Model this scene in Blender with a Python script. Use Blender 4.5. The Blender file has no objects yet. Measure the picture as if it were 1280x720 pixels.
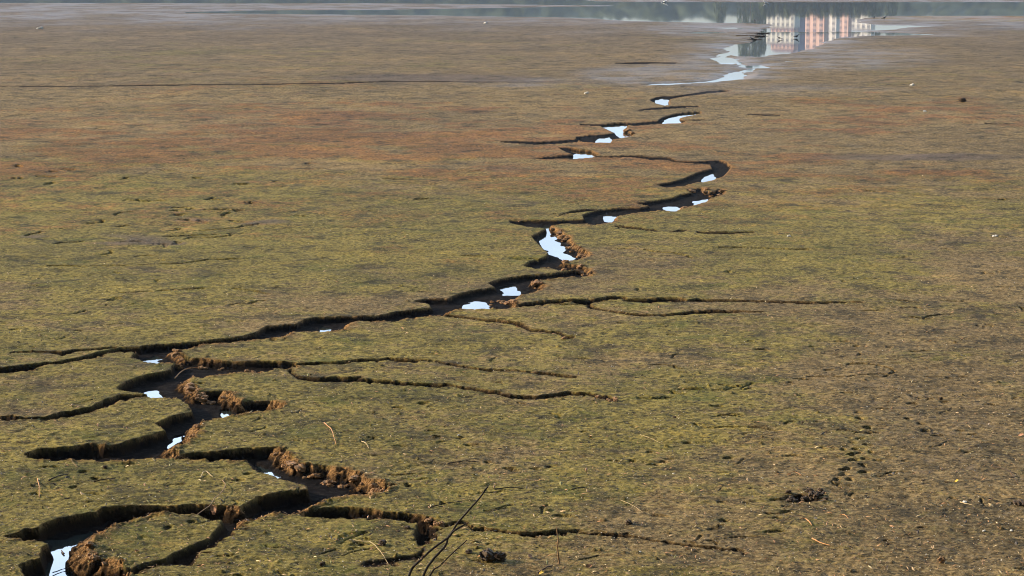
import bpy, bmesh, math, random
import numpy as np
from mathutils import Vector, Matrix

random.seed(7); rng = np.random.default_rng(7)
S = bpy.context.scene
R = math.radians

# ------------------------------------------------------------------ camera
CAM_H = 5.0
F_PX = 2735.0                                   # focal length in photograph pixels (1280 wide)
PITCH = math.atan(430.0 / F_PX)                 # horizon lies 70 px above the frame
cd = bpy.data.cameras.new('camera'); cam = bpy.data.objects.new('camera', cd)
S.collection.objects.link(cam); S.camera = cam
cam.location = (0, 0, CAM_H); cam.rotation_euler = (math.pi/2 - PITCH, 0, 0)
cd.sensor_width = 36; cd.lens = F_PX/1280*36; cd.clip_start = 0.1; cd.clip_end = 6000

# ------------------------------------------------------------------ light
SUN_EL, SUN_AZ = R(19), R(19)                   # from the left, a little beyond the subject
sdir = Vector((-math.cos(SUN_AZ)*math.cos(SUN_EL), math.sin(SUN_AZ)*math.cos(SUN_EL), math.sin(SUN_EL)))
sl = bpy.data.lights.new('sun', 'SUN'); so = bpy.data.objects.new('sun', sl); S.collection.objects.link(so)
sl.energy = 5.0; sl.angle = R(0.5); sl.color = (1.0, 0.84, 0.63)
so.rotation_euler = sdir.to_track_quat('Z', 'Y').to_euler()
W = bpy.data.worlds.new('World'); S.world = W; W.use_nodes = True
nt = W.node_tree; bg = nt.nodes['Background']
sky = nt.nodes.new('ShaderNodeTexSky'); sky.sky_type = 'NISHITA'; sky.sun_disc = False
sky.sun_elevation = SUN_EL; sky.sun_rotation = math.atan2(sdir.x, sdir.y)
sky.air_density = 1.0; sky.dust_density = 1.0; sky.ozone_density = 1.0
# bright cloud added in the unseen sky to whiten the water's reflections
tc = nt.nodes.new('ShaderNodeTexCoord'); sx = nt.nodes.new('ShaderNodeSeparateXYZ'); nt.links.new(tc.outputs['Generated'], sx.inputs[0])
def wmr(src, a, b):
    o = nt.nodes.new('ShaderNodeMapRange'); o.interpolation_type = 'SMOOTHSTEP'; nt.links.new(src, o.inputs[0]); o.inputs[1].default_value = a; o.inputs[2].default_value = b; return o.outputs[0]
def wmul(a, b):
    o = nt.nodes.new('ShaderNodeMath'); o.operation = 'MULTIPLY'; nt.links.new(a, o.inputs[0])
    if isinstance(b, float): o.inputs[1].default_value = b
    else: nt.links.new(b, o.inputs[1])
    return o.outputs[0]
cn = nt.nodes.new('ShaderNodeTexNoise'); cn.inputs['Scale'].default_value = 5; cn.inputs['Detail'].default_value = 5
mpn = nt.nodes.new('ShaderNodeMapping'); mpn.inputs['Scale'].default_value = (1, 1, 3); nt.links.new(tc.outputs['Generated'], mpn.inputs[0]); nt.links.new(mpn.outputs[0], cn.inputs['Vector'])
cm = wmul(wmul(wmr(sx.outputs[2], .02, .10), wmr(sx.outputs[2], .75, .40)), wmul(wmr(sx.outputs[1], .2, .7), wmr(cn.outputs[0], .18, .55)))
mx = nt.nodes.new('ShaderNodeMix'); mx.data_type = 'RGBA'; nt.links.new(cm, mx.inputs[0]); nt.links.new(sky.outputs[0], mx.inputs[6]); 
gr_ = nt.nodes.new('ShaderNodeMapRange'); nt.links.new(sx.outputs[2], gr_.inputs[0]); gr_.inputs[1].default_value = .12; gr_.inputs[2].default_value = .30; gr_.inputs[3].default_value = 1.0; gr_.inputs[4].default_value = 3.0
cc_ = nt.nodes.new('ShaderNodeVectorMath'); cc_.operation = 'SCALE'; cc_.inputs[0].default_value = (12.5, 15.6, 20); nt.links.new(gr_.outputs[0], cc_.inputs['Scale']); nt.links.new(cc_.outputs[0], mx.inputs[7])
nt.links.new(mx.outputs[2], bg.inputs[0]); bg.inputs[1].default_value = 0.05
S.view_settings.view_transform = 'Standard'; S.view_settings.look = 'None'
S.view_settings.gamma = 1; S.view_settings.exposure = 1.22

# ------------------------------------------------------------------ helpers
col = S.collection
def zbase(Y): return -0.004*(np.minimum(Y, 140.0) - 17.0)
def gully_depth(Y): return np.interp(Y, [15, 18.5, 22, 26, 31, 38, 55, 75, 95], [.12, .14, .125, .098, .085, .078, .06, .048, .05])
def wlevel(Y): return zbase(Y) - gully_depth(Y) + 0.0
def ray(px, py):
    dx = (np.asarray(px, float)-640)/F_PX; dy = (360-np.asarray(py, float))/F_PX
    return dx, math.cos(PITCH)+dy*math.sin(PITCH), -math.sin(PITCH)+dy*math.cos(PITCH)
def unproj(px, py, level=zbase, dz=0.0):
    rx, ry, rz = ray(px, py); Y = np.full(np.shape(rx+ry), 40.0)
    for _ in range(12):
        t = (CAM_H-(level(Y)+dz))/(-rz); Y = t*ry
    return t*rx, Y, level(Y)+dz
def P(px, py, dz=0.0):
    x, y, z = unproj(px, py, dz=dz); return Vector((float(x), float(y), float(z)))
def at_depth(px, py, Y):
    rx, ry, rz = ray(px, py); t = Y/ry; return Vector((float(t*rx), Y, float(CAM_H+t*rz)))

def tag(o, label=None, cat=None, group=None, kind=None):
    if label: o['label'] = label
    if cat: o['category'] = cat
    if group: o['group'] = group
    if kind: o['kind'] = kind
    return o
def meshobj(name, verts, faces, mat, parent=None, smooth=True, loc=None):
    me = bpy.data.meshes.new(name); me.from_pydata([tuple(v) for v in verts], [], faces); me.update()
    if smooth: me.polygons.foreach_set('use_smooth', [True]*len(me.polygons))
    if mat: me.materials.append(mat)
    o = bpy.data.objects.new(name, me); col.objects.link(o)
    if parent: o.parent = parent
    if loc is not None: o.location = loc
    return o
def empty(name, loc):
    o = bpy.data.objects.new(name, None); col.objects.link(o); o.location = loc; o.empty_display_size = .1; return o

# value / gradient noise in numpy
def perlin(x, y, seed=0):
    r = np.random.default_rng(seed); p = r.permutation(256); p = np.concatenate([p, p, p])
    ang = r.random(256)*2*np.pi; gx = np.cos(ang).astype(np.float32); gy = np.sin(ang).astype(np.float32)
    xi = np.floor(x); yi = np.floor(y); xf = (x-xi).astype(np.float32); yf = (y-yi).astype(np.float32)
    xi = xi.astype(np.int64) & 255; yi = yi.astype(np.int64) & 255
    u = xf*xf*xf*(xf*(xf*6-15)+10); v = yf*yf*yf*(yf*(yf*6-15)+10)
    def g(ix, iy, fx, fy):
        h = p[p[ix & 255]+(iy & 255)]; return gx[h]*fx+gy[h]*fy
    a = g(xi, yi, xf, yf); b = g(xi+1, yi, xf-1, yf); c = g(xi, yi+1, xf, yf-1); d = g(xi+1, yi+1, xf-1, yf-1)
    return ((a+(b-a)*u)+((c+(d-c)*u)-(a+(b-a)*u))*v)*1.5
def sstep(a, b, x):
    t = np.clip((x-a)/(b-a), 0, 1); return t*t*(3-2*t)

# ------------------------------------------------------------------ tracing of the gullies (photograph pixels)
def band(pts):
    up = [(x, y-h/2) for x, y, h in pts]; dn = [(x, y+h/2) for x, y, h in pts]
    x0, y0, h0 = pts[0]; x1, y1, h1 = pts[-1]
    return up+[(x1+2, y1)]+dn[::-1]+[(x0-2, y0)]
POLY = []          # (points, relative depth)
def poly(pts, d=1.0): POLY.append((pts, d))
# lowest gully and its pool
poly([(5,670),(25,665),(30,662),(48,660),(55,654),(75,648),(95,644),(120,639),(130,634),(150,632),(184,631),(222,632),(240,630),(284,632),(300,634),(311,628),(324,621),(347,616),(384,612),(396,612),(391,632),(371,642),(349,641),(342,643),(324,648),(309,650),(280,651),(262,649),(245,644),(212,642),(190,643),(165,651),(145,657),(130,664),(118,673),(112,683),(111,692),(120,697),(135,698),(152,704),(160,716),(150,740),(110,790),(50,800),(36,740),(30,720),(24,707),(41,700),(50,699),(50,692),(54,684),(61,680),(49,676),(12,673)], 1.05)
poly([(318,645),(280,650),(265,669),(242,682),(215,692),(207,699),(181,705),(165,711),(150,709),(140,722),(172,718),(190,710),(215,706),(246,707),(247,697),(260,685),(292,666),(312,652)], .34)
poly([(218,571),(228,567),(250,565),(275,564),(300,561),(320,560),(347,559),(362,571),(373,579),(413,584),(440,589),(458,599),(473,602),(487,609),(480,615),(462,619),(435,620),(413,624),(391,633),(371,643),(349,642),(340,632),(384,613),(384,607),(364,602),(347,597),(320,589),(309,577),(280,576),(250,576),(225,575)], .85)
poly([(371,641),(387,637),(413,634),(436,634),(469,637),(480,640),(516,642),(533,645),(546,655),(547,668),(538,681),(522,682),(518,668),(522,653),(489,650),(458,649),(404,647),(376,645)], .52)
poly([(532,684),(520,693),(490,697),(455,702),(450,709),(475,709),(500,702),(530,698)], .12)
poly(band([(553,657,3),(566,655,5),(582,654,4),(592,661,3),(606,661,4),(622,664,3),(643,667,4),(661,668,5),(683,667,5),(700,665,6),(715,664,5),(722,666,3),(740,667,3),(760,668,4),(776,669,4),(796,672,2),(827,677,2),(860,682,3),(890,685,3),(930,689,2)]), .30)
# second gully
poly([(31,567),(47,561),(62,560),(87,559),(100,556),(112,555),(135,557),(150,555),(160,551),(175,547),(190,543),(207,538),(195,529),(212,521),(225,518),(240,514),(236,506),(230,502),(222,497),(226,486),(230,481),(240,482),(245,490),(257,490),(280,489),(290,495),(302,503),(315,501),(340,501),(357,506),(350,511),(332,515),(320,516),(305,519),(287,521),(270,524),(255,526),(248,532),(248,540),(240,549),(222,556),(216,562),(224,570),(212,574),(190,574),(160,577),(125,577),(75,576),(50,575),(35,572)], 1.0)
poly([(146,484),(155,479),(165,474),(184,468),(200,466),(213,463),(216,456),(225,451),(231,448),(250,448),(265,450),(277,451),(300,452),(320,452),(346,452),(369,453),(371,459),(360,462),(345,460),(332,464),(320,466),(300,466),(284,468),(265,471),(243,472),(232,477),(243,484),(248,492),(240,505),(232,503),(222,498),(206,498),(190,497),(183,493),(175,491),(165,490),(149,487)], 1.0)
poly(band([(-40,520,4),(0,522,5),(10,523,7),(25,523,3),(40,523,3),(60,523,5),(75,519,8),(95,516,8),(115,512,8),(130,505,9),(150,498,9),(165,496,5),(180,495,3),(190,496,3)]), .6)
# third gully, long run to the right
poly([(164,447),(170,438),(177,433),(196,431),(227,429),(246,427),(272,424),(300,421),(318,416),(332,408),(370,405),(380,400),(395,397),(427,395.5),(470,395),(495,390),(520,387),(540,384),(535,380),(516,377),(532,373),(560,373),(572,367.5),(595,362.5),(620,359),(611,354),(625,349),(640,346),(660,344),(690,342),(722,337),(735,337),(740,341),(737,346),(710,347),(685,349),(665,353),(684,357),(667,366),(652,368),(645,374),(645,382),(622,385),(607,387),(595,387),(580,386),(562,390),(558,394),(537,395.5),(515,397.5),(495,402),(465,402),(450,401),(437,404),(436,407),(430,412),(412,415),(402,415),(367,415),(352,422),(320,425),(300,427),(265,430),(247,432),(240,436),(217,439),(226,443),(231,449),(221,454),(210,454),(200,454),(181,452),(176,450),(169,448)], 1.0)
poly([(655,331),(668,325),(685,321),(705,319),(712,322),(702,330),(722,332),(738,336),(738,341),(720,337),(700,338),(688,335),(670,335)], 1.0)
poly([(665,295),(675,290),(682,286),(672,284),(657,283),(637,278),(637,275.5),(660,275),(695,275.5),(705,274.5),(730,274),(728,269),(735,266),(750,262),(775,260),(800,260),(812,257),(795,254),(817,251),(842,247),(850,243),(865,241),(858,237),(877,235),(887,241),(900,236),(907,238),(905,243),(890,247),(882,253),(860,259),(845,264),(825,263.5),(805,265),(785,268),(772,271),(770,277),(745,282),(735,280),(705,279.5),(690,282),(702,290),(711,296),(720,308),(737,315),(737,320),(722,325),(707,327),(690,333),(670,336),(655,332),(662,327),(682,321),(685,316),(675,307),(666,297)], 1.0)
poly(band([(700,269,1.5),(715,264.5,3),(730,263,3),(745,262,2)]), .4)
poly([(820,231),(835,228),(850,225),(862,220),(872,215.5),(890,211),(888,206),(870,204),(866,202),(887,200.5),(900,200),(910,204),(915,208),(912,213),(905,220),(892,225),(880,228),(870,228.5),(852,233),(835,235)], 1.0)
poly(band([(745,196,1.5),(765,196,2.5),(787,195,2.5),(800,196,3.5),(815,198,4.5),(835,198,4),(845,202,1.8),(860,203,2.5),(874,203,3)]), .6)
poly([(657,198.5),(680,196.5),(700,194.5),(716,193),(708,190),(697,184),(712,184.5),(725,187),(740,188),(749,193),(740,197),(716,199),(690,199)], 1.0)
poly(band([(627,177,1.5),(645,177.5,3),(675,179,4),(700,177.5,4),(722,175.5,4)]), .9)
poly([(720,171),(735,169),(755,168),(768,166),(757,161),(750,157.5),(725,156.5),(725,154.5),(754,155),(780,153),(790,154),(784,158),(786,164),(793,167),(789,170.5),(778,172.5),(766,174.5),(764,178.5),(748,178.5),(735,177.5),(720,176)], 1.0)
poly([(780,155),(800,153),(822,151),(826,147.5),(838,143.5),(850,141),(862,140),(876,139),(876,142),(858,145.5),(850,147.5),(852,149.5),(858,151),(853,154),(835,154.5),(815,155.5),(795,157.5)], 1.0)
poly(band([(799,137.5,1.5),(812,136,2.5),(830,135,3),(845,134,3),(860,133,2),(872,133,2)]), .9)
poly([(812,125),(820,121.5),(829,120),(842,120),(857,118),(870,116),(886,113.5),(905,112.5),(916,113.5),(905,115),(886,116.5),(870,119),(850,121.5),(838,124),(836,127),(838,131),(831,132),(821,129.5)], 1.0)
# side cracks
poly(band([(-40,463,7),(0,463,8),(15,462,8),(30,460,8),(45,458,6),(60,455,4),(80,453,4),(100,449,5),(120,444,6),(135,440,5),(150,437,6),(165,437,6),(175,438,8)]), .6)
poly(band([(15,441,1.5),(40,440,2),(60,440,2),(78,442,5),(85,440,4),(95,438,3),(110,437,2.5),(130,435,2),(145,434,2)]), .4)
poly(band([(366,456,3),(380,455,3),(400,454,3),(420,454,3),(440,452,3.5),(460,451,3.5),(475,450,2.5),(485,449,3.5),(500,451,5),(520,451,4),(528,450,2),(540,451,2),(560,455,3),(585,460,2.5),(600,462,2.5),(620,463,2.5),(640,463,2),(665,466,1.5),(690,468,3.5),(720,471,2)]), .42)
poly(band([(362,464,4),(372,472,4),(385,474,4.5),(400,475,5),(420,474,6.5),(435,475,6.5),(450,474,6.5),(455,476,4),(470,477,3.5),(490,478,5),(510,480,3.5),(530,481,4),(550,482,5),(565,482,2.5),(580,486,3),(600,488,3.5),(620,491,3),(640,496,5),(672,497,4),(710,492,5),(735,493,3),(755,497,5),(770,501,4)]), .5)
poly(band([(548,393,2),(560,395,2.5),(580,397,2.5),(600,400,2.5),(625,402,3.5),(640,404,3),(655,407,6),(663,413,3.5),(680,414,2.5),(700,417,3.5),(708,422,5),(718,422,3)]), .42)
poly(band([(622,386,2),(650,382,4),(665,380,5.5),(690,378,5),(715,376,3.5),(735,378,8),(745,376,5),(760,373,4.5),(780,372,3)]), .62)
poly(band([(780,375.5,3),(790,375,3.5),(805,376,5.5),(830,375,6),(848,375,5.5),(860,376,1.5),(873,375,3.5),(890,376,3.5),(930,376,2.5),(960,377,2.5),(975,378,2.5),(1000,378,2.2),(1020,379,2.2),(1045,378,1.8),(1080,378,1.3)]), .5)
poly(band([(735,383,4),(750,387,2.5),(770,390,2),(790,393,2.5),(805,394,3.5),(820,394,2),(845,393,3),(865,391,4),(890,390,4),(915,390,3),(935,390,1.5),(950,390,1.3)]), .45)
poly(band([(770,283,2),(785,284,3),(800,286,2.5),(820,288,2)]), .35)
poly(band([(838,290,1),(850,288,2.5),(858,288,2)]), .3)
poly(band([(872,290,2),(890,291,3),(915,291,2.5),(940,290,1.5)]), .4)
poly(band([(858,150,1.2),(870,150,1.8),(880,149.5,1.2)]), .5)
# dark heap scrape, far dark lines
poly([(977,622),(990,619),(1002,618),(1015,620),(1022,624),(1012,628),(998,627),(985,624)], .16)
poly(band([(-60,107,1.0),(80,108,1.3),(160,107,1.5),(240,106,1.5),(330,105.5,1.4),(420,104,1.6),(480,102,1.4),(560,102,1.1),(640,102.5,1.4),(740,102.5,1.0)]), .45)
poly(band([(770,79,1.3),(800,78.5,2.5),(845,78.5,1.5)]), .5)
poly(band([(935,143,1),(950,143.5,1.8),(975,144,1.2)]), .8)
poly(band([(1232,154.5,1.2),(1262,155,1.4)]), .5)
poly(band([(480,223,1),(500,224,1.6),(515,224,1)]), .4)
# far, shallow standing water (soft shores)
SHORE = []
def shore(p): SHORE.append(p)
shore([(806,104.5),(821,102.5),(855,101.5),(892,99),(903,96),(908,91.5),(917,88.5),(928,88.5),(931,94),(927,97.5),(911,99.5),(892,102),(855,104),(835,105.5),(810,106)])
shore([(930,81.5),(944,80),(954,79.5),(963,84),(950,84.5),(937,84)])
shore([(890,72),(900,69.5),(912,71),(928,78),(915,79.5),(900,79),(895,75)])
shore([(905,60),(915,56),(928,53.5),(942,51.5),(946,46),(949,40),(957,35.5),(966,33),(964,30.5),(980,29),(1000,20),(1068,20),(1072,27),(1090,30.5),(1130,30.8),(1160,31.7),(1130,33.5),(1118,36),(1095,37.3),(1075,38),(1090,39.6),(1130,40.5),(1172,42.5),(1120,43.6),(1074,44),(1050,46),(1035,49),(1025,54),(1012,60),(994,64.5),(977,67),(960,67),(948,70.5),(937,69),(925,70),(907,66),(915,63)])
shore([(893,69),(906,66),(912,68),(905,72)]); shore([(918,77),(932,80),(936,83.5),(926,83)]); shore([(925,88),(938,84.5),(946,85),(930,90)])
shore([(863,40),(880,38.8),(908,40),(890,41),(868,41)])
shore([(895,34),(915,33.6),(930,34),(915,35)])
shore([(980,75.5),(988,75),(992,76),(985,77)])
# the lake proper
shore([(-200,-40),(-200,3.0),(0,3.0),(320,3.6),(480,3.4),(600,4.5),(680,5.5),(767,6.4),(767,6.9),(700,8),(640,9),(560,10.5),(480,11.5),(400,12),(320,12.5),(235,14.3),(235,15.5),(320,16.5),(400,17.2),(480,18),(560,18.8),(640,20.3),(700,21),(750,22.5),(790,25.5),(870,27.5),(943,28.2),(965,29.5),(1060,26),(1068,24),(1077,22),(1089,20),(1115,19.2),(1500,18.6),(1500,1.6),(1000,2.2),(780,1.6),(740,1.0),(720,-3),(1500,-5),(1500,-40)])
# visible creek pools (traced on the water surface)
POOL = [
 [(66,676),(80,676),(93,672),(114,666),(108,680),(103,690),(101,705),(103,722),(100,790),(54,790),(60,720),(64,700)],
 [(175,492),(185,488),(195,488),(207,497),(206,502),(185,500)],
 [(181,451),(190,449),(197,446),(201,449),(200,458),(183,458)],
 [(208,558),(216,552),(221,548),(235,545),(233,550),(224,555),(217,558),(214,562)],
 [(276,514),(289,515),(289,523),(281,523)],
 [(315,580),(324,583),(344,590),(350,596),(346,602),(325,592)],
 [(401,411),(412,411),(411,418),(402,418)],
 [(574,381),(588,379),(602,377),(611,380),(608,389),(578,389)],
 [(626,361),(638,357),(648,361),(648,368),(629,369)],
 [(679,283),(687,286),(694,291),(702,294),(695,297),(697,305),(703,310),(708,320),(722,324),(712,328),(706,326),(687,317),(676,307),(676,300),(682,292)],
 [(754,271),(762,270.5),(771,272),(767,278),(757,277)],
 [(830,259.5),(849,260),(847,265),(835,265)],
 [(866,254),(886,250),(884,256),(868,258)],
 [(879,224),(893,220),(892,226),(880,229)],
 [(708,185),(724,187),(740,189),(750,193),(740,198),(712,200),(722,192)],
 [(752,158),(765,156.5),(782,156),(781,164),(791,168),(785,172),(776,172),(768,166),(760,162)],
 [(746,174),(763,172),(764,179),(746,179)], [(674,182),(684,179),(684,184),(674,184)],
 [(830,151),(840,146),(877,139),(876,143),(850,148),(859,151),(853,155),(830,155)],
 [(820,127),(830,124),(836,127),(839,132),(822,132)], [(900,113),(916,113),(905,116)], [(845,137),(868,135),(868,138),(850,139)],
]

def pip(px, py, pts):
    """point-in-polygon for a regular pixel grid slice"""
    ins = np.zeros(px.shape, bool); n = len(pts)
    for i in range(n):
        x0, y0 = pts[i]; x1, y1 = pts[(i+1) % n]
        if y0 == y1: continue
        c = ((py >= min(y0, y1)) & (py < max(y0, y1)))
        ins ^= c & (px < (x1-x0)*(py-y0)/(y1-y0)+x0)
    return ins

# ------------------------------------------------------------------ the lakebed heightfield
rows = np.concatenate([np.arange(-9, 130, .42), np.arange(130, 700, .60), np.arange(700, 800, .9)])
cols = np.concatenate([np.linspace(-420, -60, 70)[:-1], np.linspace(-60, 1340, 1320), np.linspace(1340, 1700, 70)[1:]])
PXg, PYg = np.meshgrid(cols, rows)
GX, GY, GZ0 = unproj(PXg, PYg)
NR, NC = GX.shape
def rslice(y0, y1): return max(0, np.searchsorted(rows, y0)-1), min(NR, np.searchsorted(rows, y1)+1)
def cslice(x0, x1): return max(0, np.searchsorted(cols, x0)-1), min(NC, np.searchsorted(cols, x1)+1)
rowY = GY[:, 0]; rowS = GX[:, -1]/(cols[-1]-640)        # metres per photo pixel along each row

def field(polys, rmax_fn, level=zbase):
    """union mask, distance to its outline and inward normal (x) on the grid"""
    ins = np.zeros((NR, NC), bool); dep = np.zeros((NR, NC), np.float32)
    for pts, d in polys:
        xs = [p[0] for p in pts]; ys = [p[1] for p in pts]
        r0, r1 = rslice(min(ys), max(ys)); c0, c1 = cslice(min(xs), max(xs))
        m = pip(PXg[r0:r1, c0:c1], PYg[r0:r1, c0:c1], pts)
        ins[r0:r1, c0:c1] |= m; dep[r0:r1, c0:c1] = np.maximum(dep[r0:r1, c0:c1], np.where(m, d, 0))
    dist = np.full((NR, NC), 9.0, np.float32); nx = np.zeros((NR, NC), np.float32); ny = np.zeros((NR, NC), np.float32)
    dn = np.zeros((NR, NC), np.float32)
    for k, (pts, d) in enumerate(polys):
        n = len(pts); area = 0
        gx, gy, _ = unproj([p[0] for p in pts], [p[1] for p in pts], level)
        for i in range(n): area += gx[i]*gy[(i+1) % n]-gx[(i+1) % n]*gy[i]
        sg = 1 if area > 0 else -1
        for i in range(n):
            a = np.array(pts[i], float); b = np.array(pts[(i+1) % n], float)
            A = np.array([gx[i], gy[i]]); B = np.array([gx[(i+1) % n], gy[(i+1) % n]])
            L = np.linalg.norm(B-A)
            if L < 1e-6: continue
            rm = rmax_fn((A[1]+B[1])/2)
            m = max(1, int(L/(rm*.6)))
            N = sg*np.array([-(B-A)[1], (B-A)[0]])/L
            for j in range(m):
                a2 = A+(B-A)*j/m; b2 = A+(B-A)*(j+1)/m; mid = (a2+b2)/2
                # pixel of the midpoint
                t = (j+.5)/m; pm = a+(b-a)*t
                skip = False
                for k2, (p2, _) in enumerate(polys):
                    if k2 != k:
                        xs = p2[0][0]
                        if pip(np.array([pm[0]]), np.array([pm[1]]), p2)[0]: skip = True; break
                if skip: continue
                ylo, yhi = min(a2[1], b2[1])-rm, max(a2[1], b2[1])+rm
                # rows run from far (small py) to near
                r0 = np.searchsorted(-rowY, -yhi); r1 = np.searchsorted(-rowY, -ylo)
                if r1 <= r0: continue
                s = rowS[min(r0, NR-1):min(r1+1, NR)]; smin = s.min()
                xa, xb = min(a2[0], b2[0])-rm, max(a2[0], b2[0])+rm
                cc = [640+xa/smin, 640+xa/s.max(), 640+xb/smin, 640+xb/s.max()]
                c0, c1 = cslice(min(cc), max(cc))
                X = GX[r0:r1, c0:c1]; Y = GY[r0:r1, c0:c1]
                dv = b2-a2; l2 = max(dv@dv, 1e-9)
                tt = np.clip(((X-a2[0])*dv[0]+(Y-a2[1])*dv[1])/l2, 0, 1)
                D = np.hypot(X-a2[0]-tt*dv[0], Y-a2[1]-tt*dv[1]).astype(np.float32)
                cur = dist[r0:r1, c0:c1]; mm = D < cur
                cur[mm] = D[mm]; nx[r0:r1, c0:c1][mm] = N[0]; ny[r0:r1, c0:c1][mm] = N[1]; dn[r0:r1, c0:c1][mm] = d
    return ins, dist, nx, ny, dep, dn

ins, dist, nnx, nny, dep, dn = field(POLY, lambda Y: .42 if Y < 60 else .8)
sd = np.where(ins, dist, -dist)
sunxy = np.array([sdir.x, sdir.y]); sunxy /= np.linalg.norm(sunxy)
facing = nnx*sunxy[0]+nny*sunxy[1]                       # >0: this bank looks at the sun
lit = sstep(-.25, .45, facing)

def oct_(wl, seed, keep=1.0):
    """noise octave that fades out where the grid can no longer carry it"""
    cell = np.gradient(-rowY)[:, None]*1.0
    fade = np.clip(wl/(np.maximum(cell, rowS[:, None]*1.1)*2.0), 0, 1)**1.5
    return perlin(GX/wl+seed*3.7, GY/wl-seed*1.3, seed)*np.maximum(fade, 1-keep)
n2 = oct_(2.6, 1); n1 = oct_(1.1, 2); n05 = oct_(.5, 3); n02 = oct_(.22, 4); n01 = oct_(.11, 5); n005 = oct_(.055, 6)
n003 = oct_(.032, 8)
nb = perlin(GX/7.0, GY/9.0, 11); nc = perlin(GX/18.0, GY/30.0, 12)

soft = sstep(.0, .35, -sd)                               # calmer ground on the rim itself
h = 0.010*n2*soft + .010*n1*soft + .006*n05 + .0060*n02 + .0050*n01 + .0036*n005 + .0022*n003
# billowy algae mats
h += .006*(1-np.abs(n02)*2.2)*sstep(-.2, .4, n1) + .003*(1-2*np.abs(n01))

fard = sstep(25, 80, GY)
h += soft*(fard*(.016*n1+.012*n05+.010*n02) + .006*np.minimum(n05+.1, 0)+.008*fard*n2)
# gullies
Dm = gully_depth(GY)
depth = Dm*dep*np.where(dep < .7, 1.6, 1)
# soften depth steps where traced outlines overlap
for _ in range(6):
    depth[1:-1, 1:-1] = np.where(ins[1:-1, 1:-1], (depth[1:-1, 1:-1]*2+depth[:-2, 1:-1]*1+depth[2:, 1:-1]+depth[1:-1, :-2]+depth[1:-1, 2:])/6*1.0, 0)
    depth = np.where(ins, np.maximum(depth, Dm*dep*np.where(dep < .7, .9, .55)), 0)
jag = (np.abs(n02)*1.0+np.abs(n01)*.8-.42)*(.020+.085*lit) + n005*(.006+.02*lit)
de = sd + jag*np.clip(depth/.08+(~ins)*1.0, .15, 1)*np.clip(Dm/.12, .3, 1)
ww = (.045+.20*lit*np.clip(depth/.15, .2, 1))*np.clip(depth/.15, .25, 1)
s = np.clip(de/np.maximum(ww, .02), 0, 1)
shape = np.where(lit > .5, s**.8, s**.65)
depfill = np.where(ins, depth, Dm*dn*.8)
carve = depfill*shape
bed = .018*n05+.020*n02+.010*n01
bedm = sstep(.8, 1.0, s)
poolm = np.zeros((NR, NC), bool)
def wl0(Y): return zbase(Y)-gully_depth(Y)*1.0
for pts in POOL:
    gx, gy, _ = unproj([p[0] for p in pts], [p[1] for p in pts], wl0)
    # express the polygon on the lakebed sheet
    tt = None; px2 = []; py2 = []
    for X0, Y0 in zip(gx, gy):
        z0 = float(zbase(Y0)); v = np.array([X0, Y0, z0-CAM_H])
        f = v[1]*math.cos(PITCH)-v[2]*math.sin(PITCH); u = v[1]*math.sin(PITCH)+v[2]*math.cos(PITCH)
        px2.append(640+F_PX*v[0]/f); py2.append(360-F_PX*u/f)
    r0, r1 = rslice(min(py2), max(py2)); c0, c1 = cslice(min(px2), max(px2))
    poolm[r0:r1, c0:c1] |= pip(PXg[r0:r1, c0:c1]+n01[r0:r1, c0:c1]*4+n05[r0:r1, c0:c1]*7+n02[r0:r1, c0:c1]*5, PYg[r0:r1, c0:c1]+n02[r0:r1, c0:c1]*2.2+n05[r0:r1, c0:c1]*1.4, list(zip(px2, py2)))
full = sstep(.75, .95, dep)
bsc = np.clip(Dm/.2, .3, 1)
pf = poolm.astype(np.float32)
for _ in range(5):
    pf[1:-1, 1:-1] = (pf[1:-1, 1:-1]*2+pf[:-2, 1:-1]+pf[2:, 1:-1]+pf[1:-1, :-2]+pf[1:-1, 2:])/6
carve += bedm*full*(pf*(.06+.024*bsc)-.024*bsc)
poolm = pf > .5
bed = bed*bsc*.6
h = h*(1-.8*bedm) - carve + bed*bedm*np.where(ins, 1, 0)*full*np.where(poolm, .3, 1) + bed*.5*bedm*(1-full)
# crumbled soil on sunlit banks
wall = np.clip(s*1.6, 0, 1)*np.clip((1-s)*2.2, 0, 1)
h += wall*lit*(.05*np.abs(n01)+.03*np.abs(n005)+.05*np.maximum(n02, 0))*np.clip(depfill/.11, .12, 1)
# slight raised crumb line along sunlit rims
h += sstep(-.16, -.01, sd)*(1-sstep(-.01, .03, sd))*lit*(.008+.03*np.maximum(n01, 0)+.02*np.abs(n005))*np.clip(Dm/.14, .3, 1)*sstep(.4,.9,dn)
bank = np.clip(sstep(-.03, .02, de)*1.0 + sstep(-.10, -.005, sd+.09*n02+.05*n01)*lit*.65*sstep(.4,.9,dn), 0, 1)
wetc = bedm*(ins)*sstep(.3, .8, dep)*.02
shaded_bed = bedm*ins*sstep(.3, .8, dep)  # gully floor mask, for shade painted into the colour

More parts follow.
